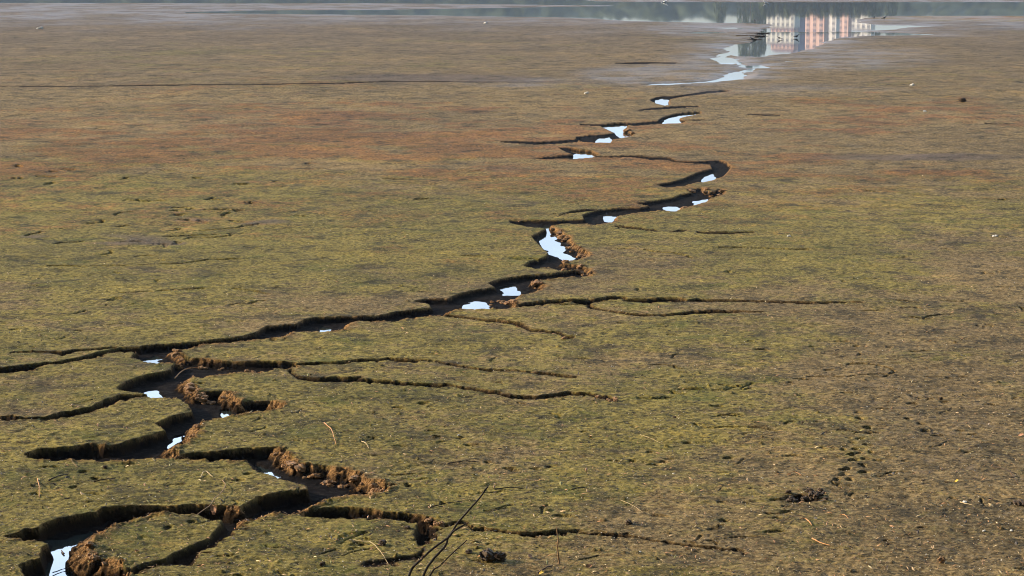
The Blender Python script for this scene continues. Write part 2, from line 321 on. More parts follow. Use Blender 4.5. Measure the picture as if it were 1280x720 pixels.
# small pits, prints and short drying cracks (stamped where the photograph shows them)
def dent(px, py, rx, ry, d, rot=0.0, sharp=.5):
    x, y, _ = unproj(px, py); x = float(x); y = float(y); rm = max(rx, ry)*1.3
    r0 = np.searchsorted(-rowY, -(y+rm)); r1 = np.searchsorted(-rowY, -(y-rm))
    if r1 <= r0: return
    s_ = rowS[r0]; c0, c1 = cslice(640+(x-rm)/rowS[min(r1, NR-1)]-3, 640+(x+rm)/s_+3)
    X = GX[r0:r1, c0:c1]-x; Y = GY[r0:r1, c0:c1]-y
    c, s2 = math.cos(rot), math.sin(rot)
    u = (X*c+Y*s2)/rx; v = (-X*s2+Y*c)/ry
    q = np.hypot(u, v)+n01[r0:r1, c0:c1]*.5
    h[r0:r1, c0:c1] -= d*(1-sstep(sharp, 1.0, q))
def crack(px, py, L, ang, w, d, n=3):
    x, y, _ = unproj(px, py); x = float(x); y = float(y); a = ang
    for i in range(n):
        x1 = x+math.cos(a)*L/n; y1 = y+math.sin(a)*L/n; wi = w*(1-.25*i)
        rm = wi*1.5
        r0 = np.searchsorted(-rowY, -(max(y, y1)+rm)); r1 = np.searchsorted(-rowY, -(min(y, y1)-rm))
        if r1 > r0:
            cc = [640+(min(x, x1)-rm)/rowS[r0], 640+(min(x, x1)-rm)/rowS[min(r1, NR-1)], 640+(max(x, x1)+rm)/rowS[r0], 640+(max(x, x1)+rm)/rowS[min(r1, NR-1)]]
            c0, c1 = cslice(min(cc), max(cc))
            X = GX[r0:r1, c0:c1]; Y = GY[r0:r1, c0:c1]; dx, dy = x1-x, y1-y
            t = np.clip(((X-x)*dx+(Y-y)*dy)/(dx*dx+dy*dy), 0, 1)
            D = np.hypot(X-x-t*dx, Y-y-t*dy)+np.abs(n01[r0:r1, c0:c1])*wi*.6
            cell = max(.012, float(rowY[r0]-rowY[min(r0+1, NR-1)]))
            h[r0:r1, c0:c1] = np.minimum(h[r0:r1, c0:c1], -d*(1-sstep(.35, 1.0, D/max(wi, cell*.7))))
        x, y = x1, y1; a += rng.uniform(-.7, .7)
Z4 = [(265,205),(272,240),(343,243),(200,140),(125,285),(210,290),(150,320),(175,370),(85,375),(265,340),(205,400),(150,415),(290,395),(245,440),(165,455),(350,455),(240,490),(230,545),(125,515),(85,560),(40,597),(135,597),(30,632),(660,175),(600,25),(200,95),(568,135),(695,225)]
for zx, zy in Z4:
    dent(1040+zx/6, 500+zy/6, .042+.02*rng.random(), .05+.03*rng.random(), .032, rng.uniform(-.4, .4))
for px, py in [(973,625),(983,633),(985,640),(972,649),(966,643),(968,665),(1110,676),(1267,628),(1277,627),(1019,528),(1058,492),(1069,432),(1016,434),(1037,462),(895,508),(642,587),(670,585),(690,583),(768,576),(790,576),(815,580),(610,576),(638,584),(826,644),(700,645),(465,568),(575,548),(455,667),(478,678),(605,701),(52,585),(500,558),(546,545),(586,556),(538,538),(496,509),(530,504),(20,413),(18,412),(1214,543),(1200,538),(1170,544),(1130,576),(1180,502),(910,572),(730,540),(120,598),(300,600),(308,592)]:
    dent(px, py, .04+.06*rng.random(), .025+.03*rng.random(), .03+.02*rng.random(), rng.uniform(-.4, .4))
for zx, zy in [(98,275),(485,80),(85,335),(235,323),(590,338),(370,287),(820,290),(970,330),(1235,362),(227,362),(695,438),(632,435),(790,440),(880,490),(960,480),(1065,493),(1115,512),(1213,490),(1253,455),(910,515),(945,543),(1018,550),(1185,548),(605,500),(500,553),(590,572),(190,605),(670,645),(1030,437),(870,590),(800,660),(340,650),(560,700)]:
    for q in range(2): crack(zx/4, 140+zy/4, rng.uniform(.12, .4), rng.uniform(0, 6.28), .05, .07)
for px, py in [(1178,310),(1228,341),(1132,376),(1150,385),(1155,398),(1092,388),(1240,408),(1275,384),(955,437),(990,473),(925,483),(838,497),(891,520),(893,535),(926,485),(1150,440),(1074,441),(1145,497),(1110,511),(1080,540),(1105,592),(1095,595),(843,457),(300,275),(380,270),(226,303),(235,297),(170,320),(310,379),(320,378),(150,373),(60,215),(385,205),(345,228),(520,250),(600,213),(1250,250),(1100,240),(700,520),(1230,505),(1155,470),(840,490),(835,499),(1063,620)]:
    for q in range(rng.integers(1, 3)): crack(px, py, rng.uniform(.10, .35), rng.uniform(0, 6.28), .020, .05)
for px, py, L, a in [(205,296,1.5,.5),(250,288,1.4,.6),(60,333,3.2,.02),(150,366,2.5,.35),(235,297,1.2,.5),(850,487,.9,.02),(1150,399,.8,1.0),(700,381,1.0,0),(560,320,2.0,.1),(900,310,2.0,.15),(1010,470,1.2,.1),(760,310,2.0,0),(1060,455,1.2,.1)]:
    crack(px, py, L, a, .035, .05, 6)
for _ in range(300):                                     # unnoticed small marks all over the flat
    py = 190+560*rng.random()**.9; px = rng.uniform(-200, 1480)
    if rng.random() < .5: dent(px, py, .02+.05*rng.random(), .02+.05*rng.random(), .010+.025*rng.random(), rng.uniform(0, 3))
    else: crack(px, py, rng.uniform(.06, .35), rng.uniform(0, 6.28), .018+.012*rng.random(), .03)
# little tufts/crumbs standing proud
for _ in range(420):
    py = 230+540*rng.random(); px = rng.uniform(-150, 1430)
    dent(px, py, .012+.03*rng.random(), .012+.03*rng.random(), -(.008+.018*rng.random()), rng.uniform(0, 3), .2)

# far standing water
insS, distS, _, _, _, _ = field([(p, 1.0) for p in SHORE], lambda Y: 3.5 if Y < 110 else 9.0)
sdS = np.where(insS, distS, -distS)
LAKE = float(zbase(140.0))-.045
def sheet(Y): return np.maximum(np.where(Y < 100, wl0(Y), zbase(Y)-.045), -9)
shs = .5 + .02*np.maximum(GY-80, 0)
k = np.clip((sdS+ (n1+n2)*.35*shs)/shs, -1, 1)
far = sstep(58, 70, GY)
h = h - far*.095*sstep(-.68, .52, k) + far*(.006*nb)
# damp ground
nearw = 1-sstep(0, 1, np.clip(-sdS, 0, 99)/(2.0+.04*np.maximum(GY-70, 0)))
wet = np.maximum(wetc, far*nearw*.7)
def blob(cx, cy, rx, ry, p=1.0):
    q = ((PXg-cx)/rx)**2+((PYg-cy)/ry)**2
    return np.clip(1-q, 0, 1)**p
wet = np.maximum(wet, .50*np.clip(blob(850, 92, 150, 14)*1.6+blob(1010, 72, 190, 20)*1.5+blob(720, 104, 160, 8)+blob(960,112,200,9)*.6, 0, 1))
# band of grey mud along the far shore
shoreline = np.interp(cols, [-420, 0, 300, 640, 800, 960, 1100, 1280, 1700], [33, 33, 32, 33, 38, 70, 46, 44, 44])[None, :]
wet = np.maximum(wet, .6*(1-sstep(shoreline-16, shoreline+10, PYg+nb*9+n2*3)))
patch = sstep(-.45, .35, perlin(GX/5.5, GY/3.2, 61)*.8+perlin(GX/1.7, GY/1.2, 62)*.7+n1*.4)
wet = np.clip(np.where(ins, wet, wet*(.25+.75*patch)), 0, 1)

# colour masks: g = living algae, r = rusty algae, m = bare grey mud, b = exposed bank soil
big = nb*.9+nc*.8; fine = n2*.7+n1*.5
rust = np.interp(PYg, [60, 100, 135, 165, 205, 245, 320, 420], [.05, .26, .50, .60, .54, .34, .14, .04])+.20*np.clip(blob(540,165,420,55)*.9+blob(1060,178,380,52)*2.6+blob(820,200,260,35)*.7+blob(60,95,500,40)*.35+blob(1200,150,260,40)*.7+blob(1150,215,240,30)*.6+blob(1000, 250, 300, 40)*.3, 0, 1)
rust = np.clip(rust*(.8+1.1*fine+1.0*big), 0, 1)
rust = np.maximum(rust, .8*blob(1280, 22.3, 200, 3.6))    # the dry spit by the lake
green = np.interp(PYg, [0, 100, 150, 210, 280, 460, 560, 720, 800], [.02, .12, .22, .45, .78, .72, .62, .58, .55])
green = green + blob(150,300,380,130)*.35 - blob(1150,610,330,180)*.18 - blob(1250,450,220,160)*.1 + blob(880,410,300,70)*.2 - blob(700,455,280,50)*.12 + blob(430,650,260,90)*.12+blob(680,590,160,60)*.2
green = np.clip(green*.92 + .5*big + .6*fine, 0, 1)
mud = np.interp(PYg, [0, 40, 70, 105, 118, 135], [1, .7, .55, .5, .25, .0])
mud = mud+np.clip(blob(150,300,120,12)+blob(300,275,110,10)+blob(240,308,80,6)+blob(20,300,60,14),0,1)*.9*sstep(-.3,.3,n1)+blob(1150,197,190,7)*.9+blob(1190,555,160,40)*.3+blob(1060,545,110,30)*.3+blob(1080,455,200,15)*.25+blob(540,98,160,6)*.6+blob(620,212,70,7)*.5
mud = np.clip(mud+.25*fine*sstep(110,170,PYg)-.05, 0, 1)
spit = blob(1290, 23, 215, 4.2); mud = mud*(1-np.clip(spit*3, 0, 1)*.8)

Z = GZ0+h
co = np.stack([GX, GY, Z], -1).reshape(-1, 3).astype(np.float32)
idx = np.arange(NR*NC).reshape(NR, NC)
quads = np.stack([idx[1:, :-1], idx[1:, 1:], idx[:-1, 1:], idx[:-1, :-1]], -1).reshape(-1, 4).astype(np.int32)
me = bpy.data.meshes.new('lakebed')
me.vertices.add(len(co)); me.vertices.foreach_set('co', co.ravel())
me.loops.add(quads.size); me.loops.foreach_set('vertex_index', quads.ravel())
me.polygons.add(len(quads)); me.polygons.foreach_set('loop_start', np.arange(0, quads.size, 4, dtype=np.int32))
me.update(calc_edges=True)
me.polygons.foreach_set('use_smooth', np.ones(len(quads), bool))
def attr(name, a, b, c, d):
    at = me.color_attributes.new(name, 'FLOAT_COLOR', 'POINT')
    at.data.foreach_set('color', np.stack([a, b, c, d], -1).astype(np.float32).ravel())
attr('cover', green, rust, mud, np.ones_like(mud))
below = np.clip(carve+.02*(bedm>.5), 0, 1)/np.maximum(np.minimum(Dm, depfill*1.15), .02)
slump = lit*sstep(.5, .9, dn)                            # sun-facing banks are coloured brighter, shaded walls darker
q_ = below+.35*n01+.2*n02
dry = np.clip(1.0-.97*np.clip((q_-(-.05+.45*slump))/(.27+.25*slump), 0, 1), 0, 1)  # wall shade painted in, darker with depth and broken by noise
wall_shade = bank*(1-dry)
dry = dry*np.where(dn < .7, .30+.9*sstep(-.1, .45, n1+.5*n05), 1)  # dry holds the light and shade painted on the gully walls
attr('soil', bank, wet, np.clip(dry, 0, 1), np.ones_like(mud))  # third channel: painted wall light and shade
attr('bottom', shaded_bed, shaded_bed, shaded_bed, np.ones_like(mud))
lakebed = bpy.data.objects.new('lakebed', me); col.objects.link(lakebed); tag(lakebed, kind='structure')
def gz(x, y):
    """height of the lakebed sheet at a world point"""
    r = int(np.clip(np.searchsorted(-rowY, -y), 0, NR-1)); c = int(np.clip(np.searchsorted(cols, 640+x/rowS[r]), 0, NC-1))
    return float(Z[r, c])
def G(px, py, dz=0.0):
    x, y, _ = unproj(px, py); x = float(x); y = float(y); return Vector((x, y, gz(x, y)+dz))

# ------------------------------------------------------------------ materials
class M:
    def __init__(s, name, rough=.8):
        s.m = bpy.data.materials.new(name); s.m.use_nodes = True; s.t = s.m.node_tree
        s.b = s.t.nodes['Principled BSDF']; s.b.inputs['Roughness'].default_value = rough
    def n(s, typ, **kw):
        o = s.t.nodes.new(typ)
        for k_, v in kw.items(): setattr(o, k_, v)
        return o
    def l(s, a, b): s.t.links.new(a, b)
    def noise(s, vec, scale, detail=4, rough=.6, dist=0.0, stretch=None):
        if stretch:
            mp = s.n('ShaderNodeMapping'); mp.inputs['Scale'].default_value = stretch; s.l(vec, mp.inputs[0]); vec = mp.outputs[0]
        o = s.n('ShaderNodeTexNoise'); o.inputs['Scale'].default_value = scale; o.inputs['Detail'].default_value = detail
        o.inputs['Roughness'].default_value = rough; o.inputs['Distortion'].default_value = dist
        s.l(vec, o.inputs['Vector']); return o.outputs['Fac']
    def ramp(s, fac, a, b):
        o = s.n('ShaderNodeMapRange', interpolation_type='SMOOTHSTEP'); s.l(fac, o.inputs[0])
        o.inputs[1].default_value = a; o.inputs[2].default_value = b; return o.outputs[0]
    def math(s, op, a, b):
        o = s.n('ShaderNodeMath', operation=op)
        for i, v in enumerate((a, b)):
            if isinstance(v, (int, float)): o.inputs[i].default_value = v
            else: s.l(v, o.inputs[i])
        return o.outputs[0]
    def mix(s, fac, a, b, bt='MIX'):
        o = s.n('ShaderNodeMix', data_type='RGBA', blend_type=bt)
        if isinstance(fac, (int, float)): o.inputs[0].default_value = fac
        else: s.l(fac, o.inputs[0])
        for i, v in ((6, a), (7, b)):
            if isinstance(v, tuple): o.inputs[i].default_value = (*v, 1)
            else: s.l(v, o.inputs[i])
        return o.outputs[2]

g = M('lakebed_soil', .9)
pos = g.n('ShaderNodeNewGeometry').outputs['Position']
ac = g.n('ShaderNodeVertexColor', layer_name='cover'); as_ = g.n('ShaderNodeVertexColor', layer_name='soil')
sc = g.n('ShaderNodeSeparateColor'); g.l(ac.outputs[0], sc.inputs[0]); ss = g.n('ShaderNodeSeparateColor'); g.l(as_.outputs[0], ss.inputs[0])
aG, aR, aM = sc.outputs; aB, aW, aL = ss.outputs
f1 = g.noise(pos, 3.2, 8, .72); f2 = g.noise(pos, 14, 6, .75); f3 = g.noise(pos, 55, 4, .8); f4 = g.noise(pos, 1.1, 6, .65, .4)
f5 = g.noise(pos, 130, 2, .7)
# base soil: warm brown with purple-grey patches
base = g.mix(g.ramp(f2, .38, .64), (.085, .058, .024), (.30, .21, .092))
base = g.mix(g.math('MULTIPLY', g.ramp(f1, .52, .66), .75), base, (.165, .122, .082))
# algae: yellow-olive with darker green
alg = g.mix(g.ramp(f2, .35, .65), (.060, .049, .012), (.285, .225, .060))
alg = g.mix(g.math('MULTIPLY', g.ramp(f4, .52, .68), .55), alg, (.060, .078, .014))
gm = g.math('ADD', aG, g.math('MULTIPLY', g.math('SUBTRACT', f1, .5), 2.2)); gm = g.math('ADD', gm, g.math('MULTIPLY', g.math('SUBTRACT', f3, .5), 1.3))
c = g.mix(g.ramp(gm, .25, .75), base, alg)
# rust
rm_ = g.math('ADD', aR, g.math('MULTIPLY', g.math('SUBTRACT', f1, .52), 1.6)); rm_ = g.math('ADD', rm_, g.math('MULTIPLY', g.math('SUBTRACT', f2, .5), 1.2))
c = g.mix(g.math('MULTIPLY', g.ramp(g.math('ADD', rm_, g.math('MULTIPLY', g.math('SUBTRACT', g.noise(pos, .45, 8, .75), .5), 2.4)), .30, .95), .72), c, g.mix(g.ramp(f2, .36, .62), (.082, .036, .016), (.28, .115, .045)))
# bare mud
mm_ = g.math('ADD', aM, g.math('MULTIPLY', g.math('SUBTRACT', f2, .5), 1.1))
c = g.mix(g.math('MULTIPLY', g.ramp(mm_, .25, .85), .8), c, g.mix(g.ramp(f3, .35, .65), (.066, .050, .042), (.160, .118, .096)))
# tonal patches at every scale
fs1 = g.noise(pos, 1.6, 9, .78, .3); fs2 = g.noise(pos, .35, 8, .75)
c = g.mix(g.math('MULTIPLY', g.ramp(fs1, .50, .38), .75), c, (.030, .026, .014))
c = g.mix(g.math('MULTIPLY', g.ramp(fs1, .54, .66), .40), c, g.mix(1.0, c, (2.1, 1.9, 1.6), 'MULTIPLY'))
fs3 = g.noise(pos, .13, 9, .72)
c = g.mix(g.math('MULTIPLY', g.ramp(fs3, .50, .40), .35), c, g.mix(1.0, c, (.55, .55, .60), 'MULTIPLY'))
c = g.mix(g.math('MULTIPLY', g.ramp(fs3, .52, .62), .4), c, g.mix(1.0, c, (1.5, 1.4, 1.2), 'MULTIPLY'))
c = g.mix(g.math('MULTIPLY', g.ramp(fs2, .50, .40), .42), c, g.mix(1.0, c, (.55, .58, .70), 'MULTIPLY'))
c = g.mix(g.math('MULTIPLY', g.ramp(g.noise(pos, 7, 3, .6), .61, .67), .75), c, (.020, .018, .012))
c = g.mix(g.math('MULTIPLY', g.ramp(g.noise(pos, 17, 2, .5), .63, .67), .85), c, (.012, .011, .008))
c = g.mix(g.math('MULTIPLY', g.ramp(g.noise(pos, 26, 2, .5), .66, .70), .6), c, (.42, .34, .16))
# fine grain: dark crumbs, light and orange flecks
c = g.mix(g.math('MULTIPLY', g.ramp(f3, .53, .64), .72), c, (.022, .020, .012))
c = g.mix(g.math('MULTIPLY', g.ramp(f5, .62, .72), .60), c, (.40, .30, .17))
c = g.mix(g.math('MULTIPLY', g.ramp(g.noise(pos, 38, 3, .8), .66, .72), .5), c, (.32, .13, .045))
# exposed bank soil
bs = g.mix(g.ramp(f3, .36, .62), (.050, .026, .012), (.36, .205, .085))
bs = g.mix(g.math('MULTIPLY', g.ramp(f2, .50, .36), .85), bs, (.022, .013, .008))  # dark blotches painted in for shadowed crevices
bs = g.mix(aL, (.016, .0105, .007), bs)  # low values give the near-black painted wall shade
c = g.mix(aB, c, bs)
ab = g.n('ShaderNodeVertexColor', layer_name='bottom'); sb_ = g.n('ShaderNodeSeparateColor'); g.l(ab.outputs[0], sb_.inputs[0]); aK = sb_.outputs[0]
c = g.mix(aK, c, g.mix(g.ramp(f2, .45, .65), (.006, .005, .005), (.020, .017, .015)))  # bed mud near-black, with the gully's shade painted in
# damp
wc = g.mix(g.ramp(f2, .35, .65), (.060, .048, .046), (.135, .108, .104))
c = g.mix(g.math('MULTIPLY', aW, .72), c, wc)
g.l(c, g.b.inputs['Base Color'])
g.l(g.ramp(g.math('ADD', aW, g.math('MULTIPLY', g.math('SUBTRACT', f2, .5), .5)), 1.25, -.1), g.b.inputs['Roughness'])
rr = g.n('ShaderNodeMapRange'); g.l(aW, rr.inputs[0]); rr.inputs[3].default_value = .95; rr.inputs[4].default_value = .50; g.l(rr.outputs[0], g.b.inputs['Roughness'])
sp = g.n('ShaderNodeMapRange'); g.l(aW, sp.inputs[0]); sp.inputs[3].default_value = .04; sp.inputs[4].default_value = .17; g.l(g.math('MULTIPLY', sp.outputs[0], g.math('SUBTRACT', 1.0, g.math('MULTIPLY', aB, .8))), g.b.inputs['Specular IOR Level'])
hm = g.math('ADD', g.math('MULTIPLY', f2, .6), g.math('ADD', g.math('MULTIPLY', f3, .35), g.math('MULTIPLY', f5, .12)))
bp = g.n('ShaderNodeBump'); bp.inputs['Distance'].default_value = .05; g.l(hm, bp.inputs['Height'])
bs_ = g.n('ShaderNodeMapRange'); g.l(aW, bs_.inputs[0]); bs_.inputs[3].default_value = 1.0; bs_.inputs[4].default_value = .25; g.l(bs_.outputs[0], bp.inputs['Strength'])
g.l(bp.outputs[0], g.b.inputs['Normal'])
me.materials.append(g.m)

w = M('lake_water', .02); w.b.inputs['Base Color'].default_value = (.020, .026, .024, 1); w.b.inputs['IOR'].default_value = 1.33
wp = w.n('ShaderNodeNewGeometry').outputs['Position']
wn = w.noise(wp, .9, 3, .55); wb = w.n('ShaderNodeBump'); wb.inputs['Strength'].default_value = .02; wb.inputs['Distance'].default_value = .012
w.l(wn, wb.inputs['Height']); w.l(wb.outputs[0], w.b.inputs['Normal'])

def simple(name, a, b, scale=30, rough=.85, bump=.3, coord='Object', spec=.3):
    q = M(name, rough); v = q.n('ShaderNodeTexCoord').outputs[coord]
    f = q.noise(v, scale, 5, .7); q.l(q.mix(q.ramp(f, .35, .65), a, b), q.b.inputs['Base Color'])
    q.b.inputs['Specular IOR Level'].default_value = spec
    if bump:
        bb = q.n('ShaderNodeBump'); bb.inputs['Strength'].default_value = bump; bb.inputs['Distance'].default_value = .02
        q.l(f, bb.inputs['Height']); q.l(bb.outputs[0], q.b.inputs['Normal'])
    return q.m
m_clod = simple('dry_clod', (.11, .055, .022), (.38, .21, .085), 12)
m_dclod = simple('dark_clod', (.03, .02, .012), (.10, .06, .03), 30)
m_twig = simple('dry_twig', (.16, .09, .045), (.30, .18, .08), 40)
m_straw = simple('pale_straw', (.34, .24, .12), (.50, .38, .20), 40, bump=0)
m_orange = simple('orange_straw', (.36, .17, .06), (.50, .26, .10), 40, bump=0)
m_stem = simple('dark_stem', (.006, .004, .0035), (.020, .010, .008), 40)
m_leaf = simple('dead_leaf', (.30, .14, .07), (.48, .27, .16), 20)
m_dleaf = simple('dark_dead_leaf', (.03, .018, .012), (.08, .04, .025), 20)
m_yleaf = simple('yellow_leaf', (.50, .33, .05), (.62, .45, .08), 20)
m_white = simple('pale_shell', (.55, .52, .46), (.75, .72, .66), 40)
m_black = simple('black_feather', (.010, .010, .013), (.022, .022, .028), 40, .6)
m_gull = simple('white_feather', (.70, .70, .70), (.82, .82, .80), 40, .6, 0)
m_beak = simple('beak_horn', (.03, .03, .03), (.06, .055, .05), 40, .5, 0)
m_ybeak = simple('gull_beak', (.5, .3, .05), (.55, .35, .06), 40, .5, 0)

# ------------------------------------------------------------------ water and far land
rws = np.concatenate([np.arange(12, 100, 2.0), [99.9, 100.0, 120, 139.9, 140.0, 200, 400, 800, 1200, 1500]])
vs = []; fs = []
for i, y in enumerate(rws):
    hw = 30+y*.75
    z = float(sheet(np.array(y, float))) if y < 140 else LAKE
    vs += [(-hw, y, z), (hw, y, z)]
    if i: fs.append((2*i-2, 2*i-1, 2*i+1, 2*i))
tag(meshobj('lake_water', vs, fs, w.m, smooth=False), kind='structure')
# outlying ground under and around everything
og = simple('outer_ground', (.13, .11, .05), (.20, .15, .09), 1.5, .95, .3, 'Object')
xs = np.array([-1800, -1500, -300, -60, 60, 300, 1500, 1800.]); ys = np.array([-400, -300, -20, 11, 13, 60, 200, 1150, 1250, 2500.])
vs = [(x, y, (-0.02 if y <= 13 and y > -400 else -1.6 if y < 1200 else 1.0)) for y in ys for x in xs]
fs = [(j*8+i, j*8+i+1, j*8+i+9, j*8+i+8) for j in range(9) for i in range(7)]
tag(meshobj('ground', vs, fs, og, smooth=False), kind='structure')

def elev(py):                                             # tan of the reflected elevation for photo row py
    _, ry, rz = ray(640, py); return float(-rz/ry)
def refl_z(py, D): return 2*LAKE-CAM_H+elev(py)*D
def refl_x(px, D, py=30):
    rx, ry, rz = ray(px, py); return float(rx/ry*D)

# wooded hills beyond the lake
hm_ = M('wooded_hill', .95); hp = hm_.n('ShaderNodeNewGeometry').outputs['Position']
ha = hm_.noise(hp, .02, 6, .7); hb = hm_.noise(hp, .12, 5, .7)
hc = hm_.mix(hm_.ramp(hb, .35, .68), (.022, .036, .026), (.060, .075, .040)); hc = hm_.mix(hm_.ramp(ha, .55, .7), hc, (.085, .10, .055))
hm_.l(hc, hm_.b.inputs['Base Color']); hm_.b.inputs['Specular IOR Level'].default_value = .05
hx = np.linspace(-1500, 1500, 700); hy = np.linspace(1250, 2300, 130)
HX, HY = np.meshgrid(hx, hy)
pxh = 640+HX/1300*F_PX*1.0                               # only a convenience: where along the shore we are
top_py = np.interp(pxh, [-1500, -300, 100, 500, 700, 800, 900, 1000, 1100, 1200, 1400, 3500], [70, 52, 38, 28, 26, 22, 24, 22, 20, 22, 34, 60])
ztop = np.interp(top_py, [0, 20, 40, 60, 80], [refl_z(v, 1300) for v in (0, 20, 40, 60, 80)])
rise = sstep(1260, 1390, HY)
HZ = 1+rise*(ztop-1) + perlin(HX/60, HY/60, 31)*2.5*rise + (np.abs(perlin(HX/14, HY/14, 32))*7+perlin(HX/7, HY/7, 33)*3)*sstep(1255, 1285, HY)
v = np.stack([HX, HY, HZ], -1).reshape(-1, 3); ii = np.arange(HX.size).reshape(HX.shape)
q = np.stack([ii[:-1, :-1], ii[:-1, 1:], ii[1:, 1:], ii[1:, :-1]], -1).reshape(-1, 4)
tag(meshobj('hills', v.tolist(), q.tolist(), hm_.m, smooth=True), kind='structure')

# unseen wooded bank, added behind the camera to block skylight from the gully walls
bx_ = np.linspace(-260, 300, 280); by_ = np.linspace(-8, -120, 70); BX, BY = np.meshgrid(bx_, by_)
BZ = -.1+sstep(-8, -40, BY)*14+sstep(-11, -22, BY+3*perlin(BX/8, BY/8, 41))*(13+7*np.abs(perlin(BX/6, BY/6, 42))+5*perlin(BX/2.5, BY/2.5, 43))
v = np.stack([BX, BY, BZ], -1).reshape(-1, 3); ii = np.arange(BX.size).reshape(BX.shape)
q = np.stack([ii[:-1, :-1], ii[1:, :-1], ii[1:, 1:], ii[:-1, 1:]], -1).reshape(-1, 4)
tag(meshobj('skylight_blocker', v.tolist(), q.tolist(), hm_.m), kind='structure')

# hillside apartment buildings (seen mirrored in the water)
m_pink = simple('salmon_render', (.90, .58, .50), (.92, .66, .58), .3, .9, 0); m_cream = simple('cream_render', (.86, .84, .80), (.92, .90, .86), .3, .9, 0)
m_shade_wall = simple('shade_lavender_wall', (.36, .36, .48), (.42, .42, .55), .3, .9, 0); m_roof = simple('purple_roof', (.14, .10, .13), (.20, .14, .17), .5, .9, 0)  # lavender tone imitates a wall side in shade
m_rroof = simple('red_roof', (.40, .09, .08), (.48, .13, .10), .5, .9, 0)
m_glass = simple('dark_pane', (.14, .15, .20), (.22, .23, .30), 1, .2, 0, spec=.5)
def box(c, sx, sy, sz):
    x, y, z = c; v = [(x+i*sx/2, y+j*sy/2, z+k_*sz/2) for k_ in (-1, 1) for j in (-1, 1) for i in (-1, 1)]
    return v, [(0, 2, 3, 1), (4, 5, 7, 6), (0, 1, 5, 4), (2, 6, 7, 3), (0, 4, 6, 2), (1, 3, 7, 5)]
def part_box(name, c, sx, sy, sz, m, parent):
    v, f = box(c, sx, sy, sz); return meshobj(name, v, f, m, parent, smooth=False)
HAZE = .00012
DB = 1170.0; YAW = R(-36)                                 # facades look to the left, towards the sun
def building(x0, x1, ytop, m, floors, nwin, label, side=4.0, roofm=None, roof_py=None, roofh=1.0, back=0.0):
    D = DB+back; X0, X1 = refl_x(x0, D), refl_x(x1, D); z0 = 2.0; z1 = refl_z(ytop, D)
    w_ = (X1-X0)/math.cos(YAW); e = empty('apartment_building', (X0, D, z0)); e.rotation_euler.z = YAW
    tag(e, label, 'building', 'buildings across the lake'); hgt = z1-z0
    part_box('wall', (w_/2, side/2, hgt/2), w_, side, hgt, m, e)
    rm = roofm or m_roof
    if roof_py:
        zr = refl_z(roof_py, D)-z0
        v = [(-.4, -.4, hgt), (w_+.4, -.4, hgt), (w_+.4, side+.4, hgt), (-.4, side+.4, hgt), (2, side*.4, zr), (w_-2, side*.4, zr), (w_-2, side*.6, zr), (2, side*.6, zr)]
        meshobj('roof', v, [(0, 1, 5, 4), (1, 2, 6, 5), (2, 3, 7, 6), (3, 0, 4, 7), (4, 5, 6, 7), (3, 2, 1, 0)], rm, e, smooth=False)
    else: part_box('roof', (w_/2, side/2, hgt+roofh/2+.002), w_+.5, side+.5, roofh, rm, e)
    fh = 3.1
    for f_ in range(floors):
        for k_ in range(nwin):
            part_box('window', ((k_+.5)*w_/nwin, -.06, hgt-fh*(f_+.6)), min(1.9, w_/nwin*.45), .12, 1.7, m_glass, e)
    return e
building(958, 990, 34.5, m_cream, 6, 6, 'long cream lower wing with purple hipped roof, left end of the row', 6, m_roof, 38)
building(964, 990, 42, m_pink, 4, 6, 'salmon apartment block behind the cream wing', 5, m_roof, 46, back=9)
building(990, 997, 46.5, m_shade_wall, 5, 1, 'narrow block with shade painted lavender, between the salmon blocks', 8, back=12)
building(1006, 1028, 42.5, m_pink, 7, 3, 'salmon apartment block right of the shade-painted block', 5, m_rroof, 44, back=26)
building(1031, 1044, 40.5, m_cream, 6, 2, 'cream bay of the apartment row between salmon blocks', 4, back=38)
building(1047, 1059, 45.5, m_pink, 7, 2, 'tall slim salmon block right of the cream bay', 4, back=48)
building(1063, 1086, 37, m_cream, 5, 4, 'cream apartment block at the right end of the row', 5, m_roof, 39, back=60)
HEDGE = True
def tree_leafy(x, y, z, hgt, rad, label, group, seed):
    r = random.Random(seed); e = empty('tree', (x, y, z)); tag(e, label, 'tree', group)
    vs = []; fs = []
    n = 7
    for lv, (zz, rr) in enumerate([(0, .35), (hgt*.5, .22), (hgt*.95, .04)]):
        vs += [(math.cos(a*2*math.pi/n)*rr, math.sin(a*2*math.pi/n)*rr, zz) for a in range(n)]
    for lv in range(2): fs += [(lv*n+a, lv*n+(a+1) % n, (lv+1)*n+(a+1) % n, (lv+1)*n+a) for a in range(n)]
    meshobj('trunk', vs, fs, m_twig, e)
    vs = []; fs = []
    for _ in range(1400):
        t = r.random()**.8; zz = hgt*(.15+.85*t); R_ = rad*math.sin(math.pi*min(1, .30+.66*t))**.55*r.random()**.4; a = r.uniform(0, 6.283)
        p = Vector((math.cos(a)*R_, math.sin(a)*R_, zz)); u = Vector((r.gauss(0, 1), r.gauss(0, 1), r.gauss(0, 1))).normalized()*.7; w2 = u.cross(Vector((r.gauss(0, 1), r.gauss(0, 1), 1))).normalized()*.5
        b0 = len(vs); vs += [p-u, p+w2, p+u, p-w2]; fs.append((b0, b0+1, b0+2, b0+3))
    meshobj('crown', vs, fs, m_foliage, e, smooth=False)
m_foliage = simple('tree_foliage', (.05, .075, .03), (.12, .15, .07), .6, .9, 0)
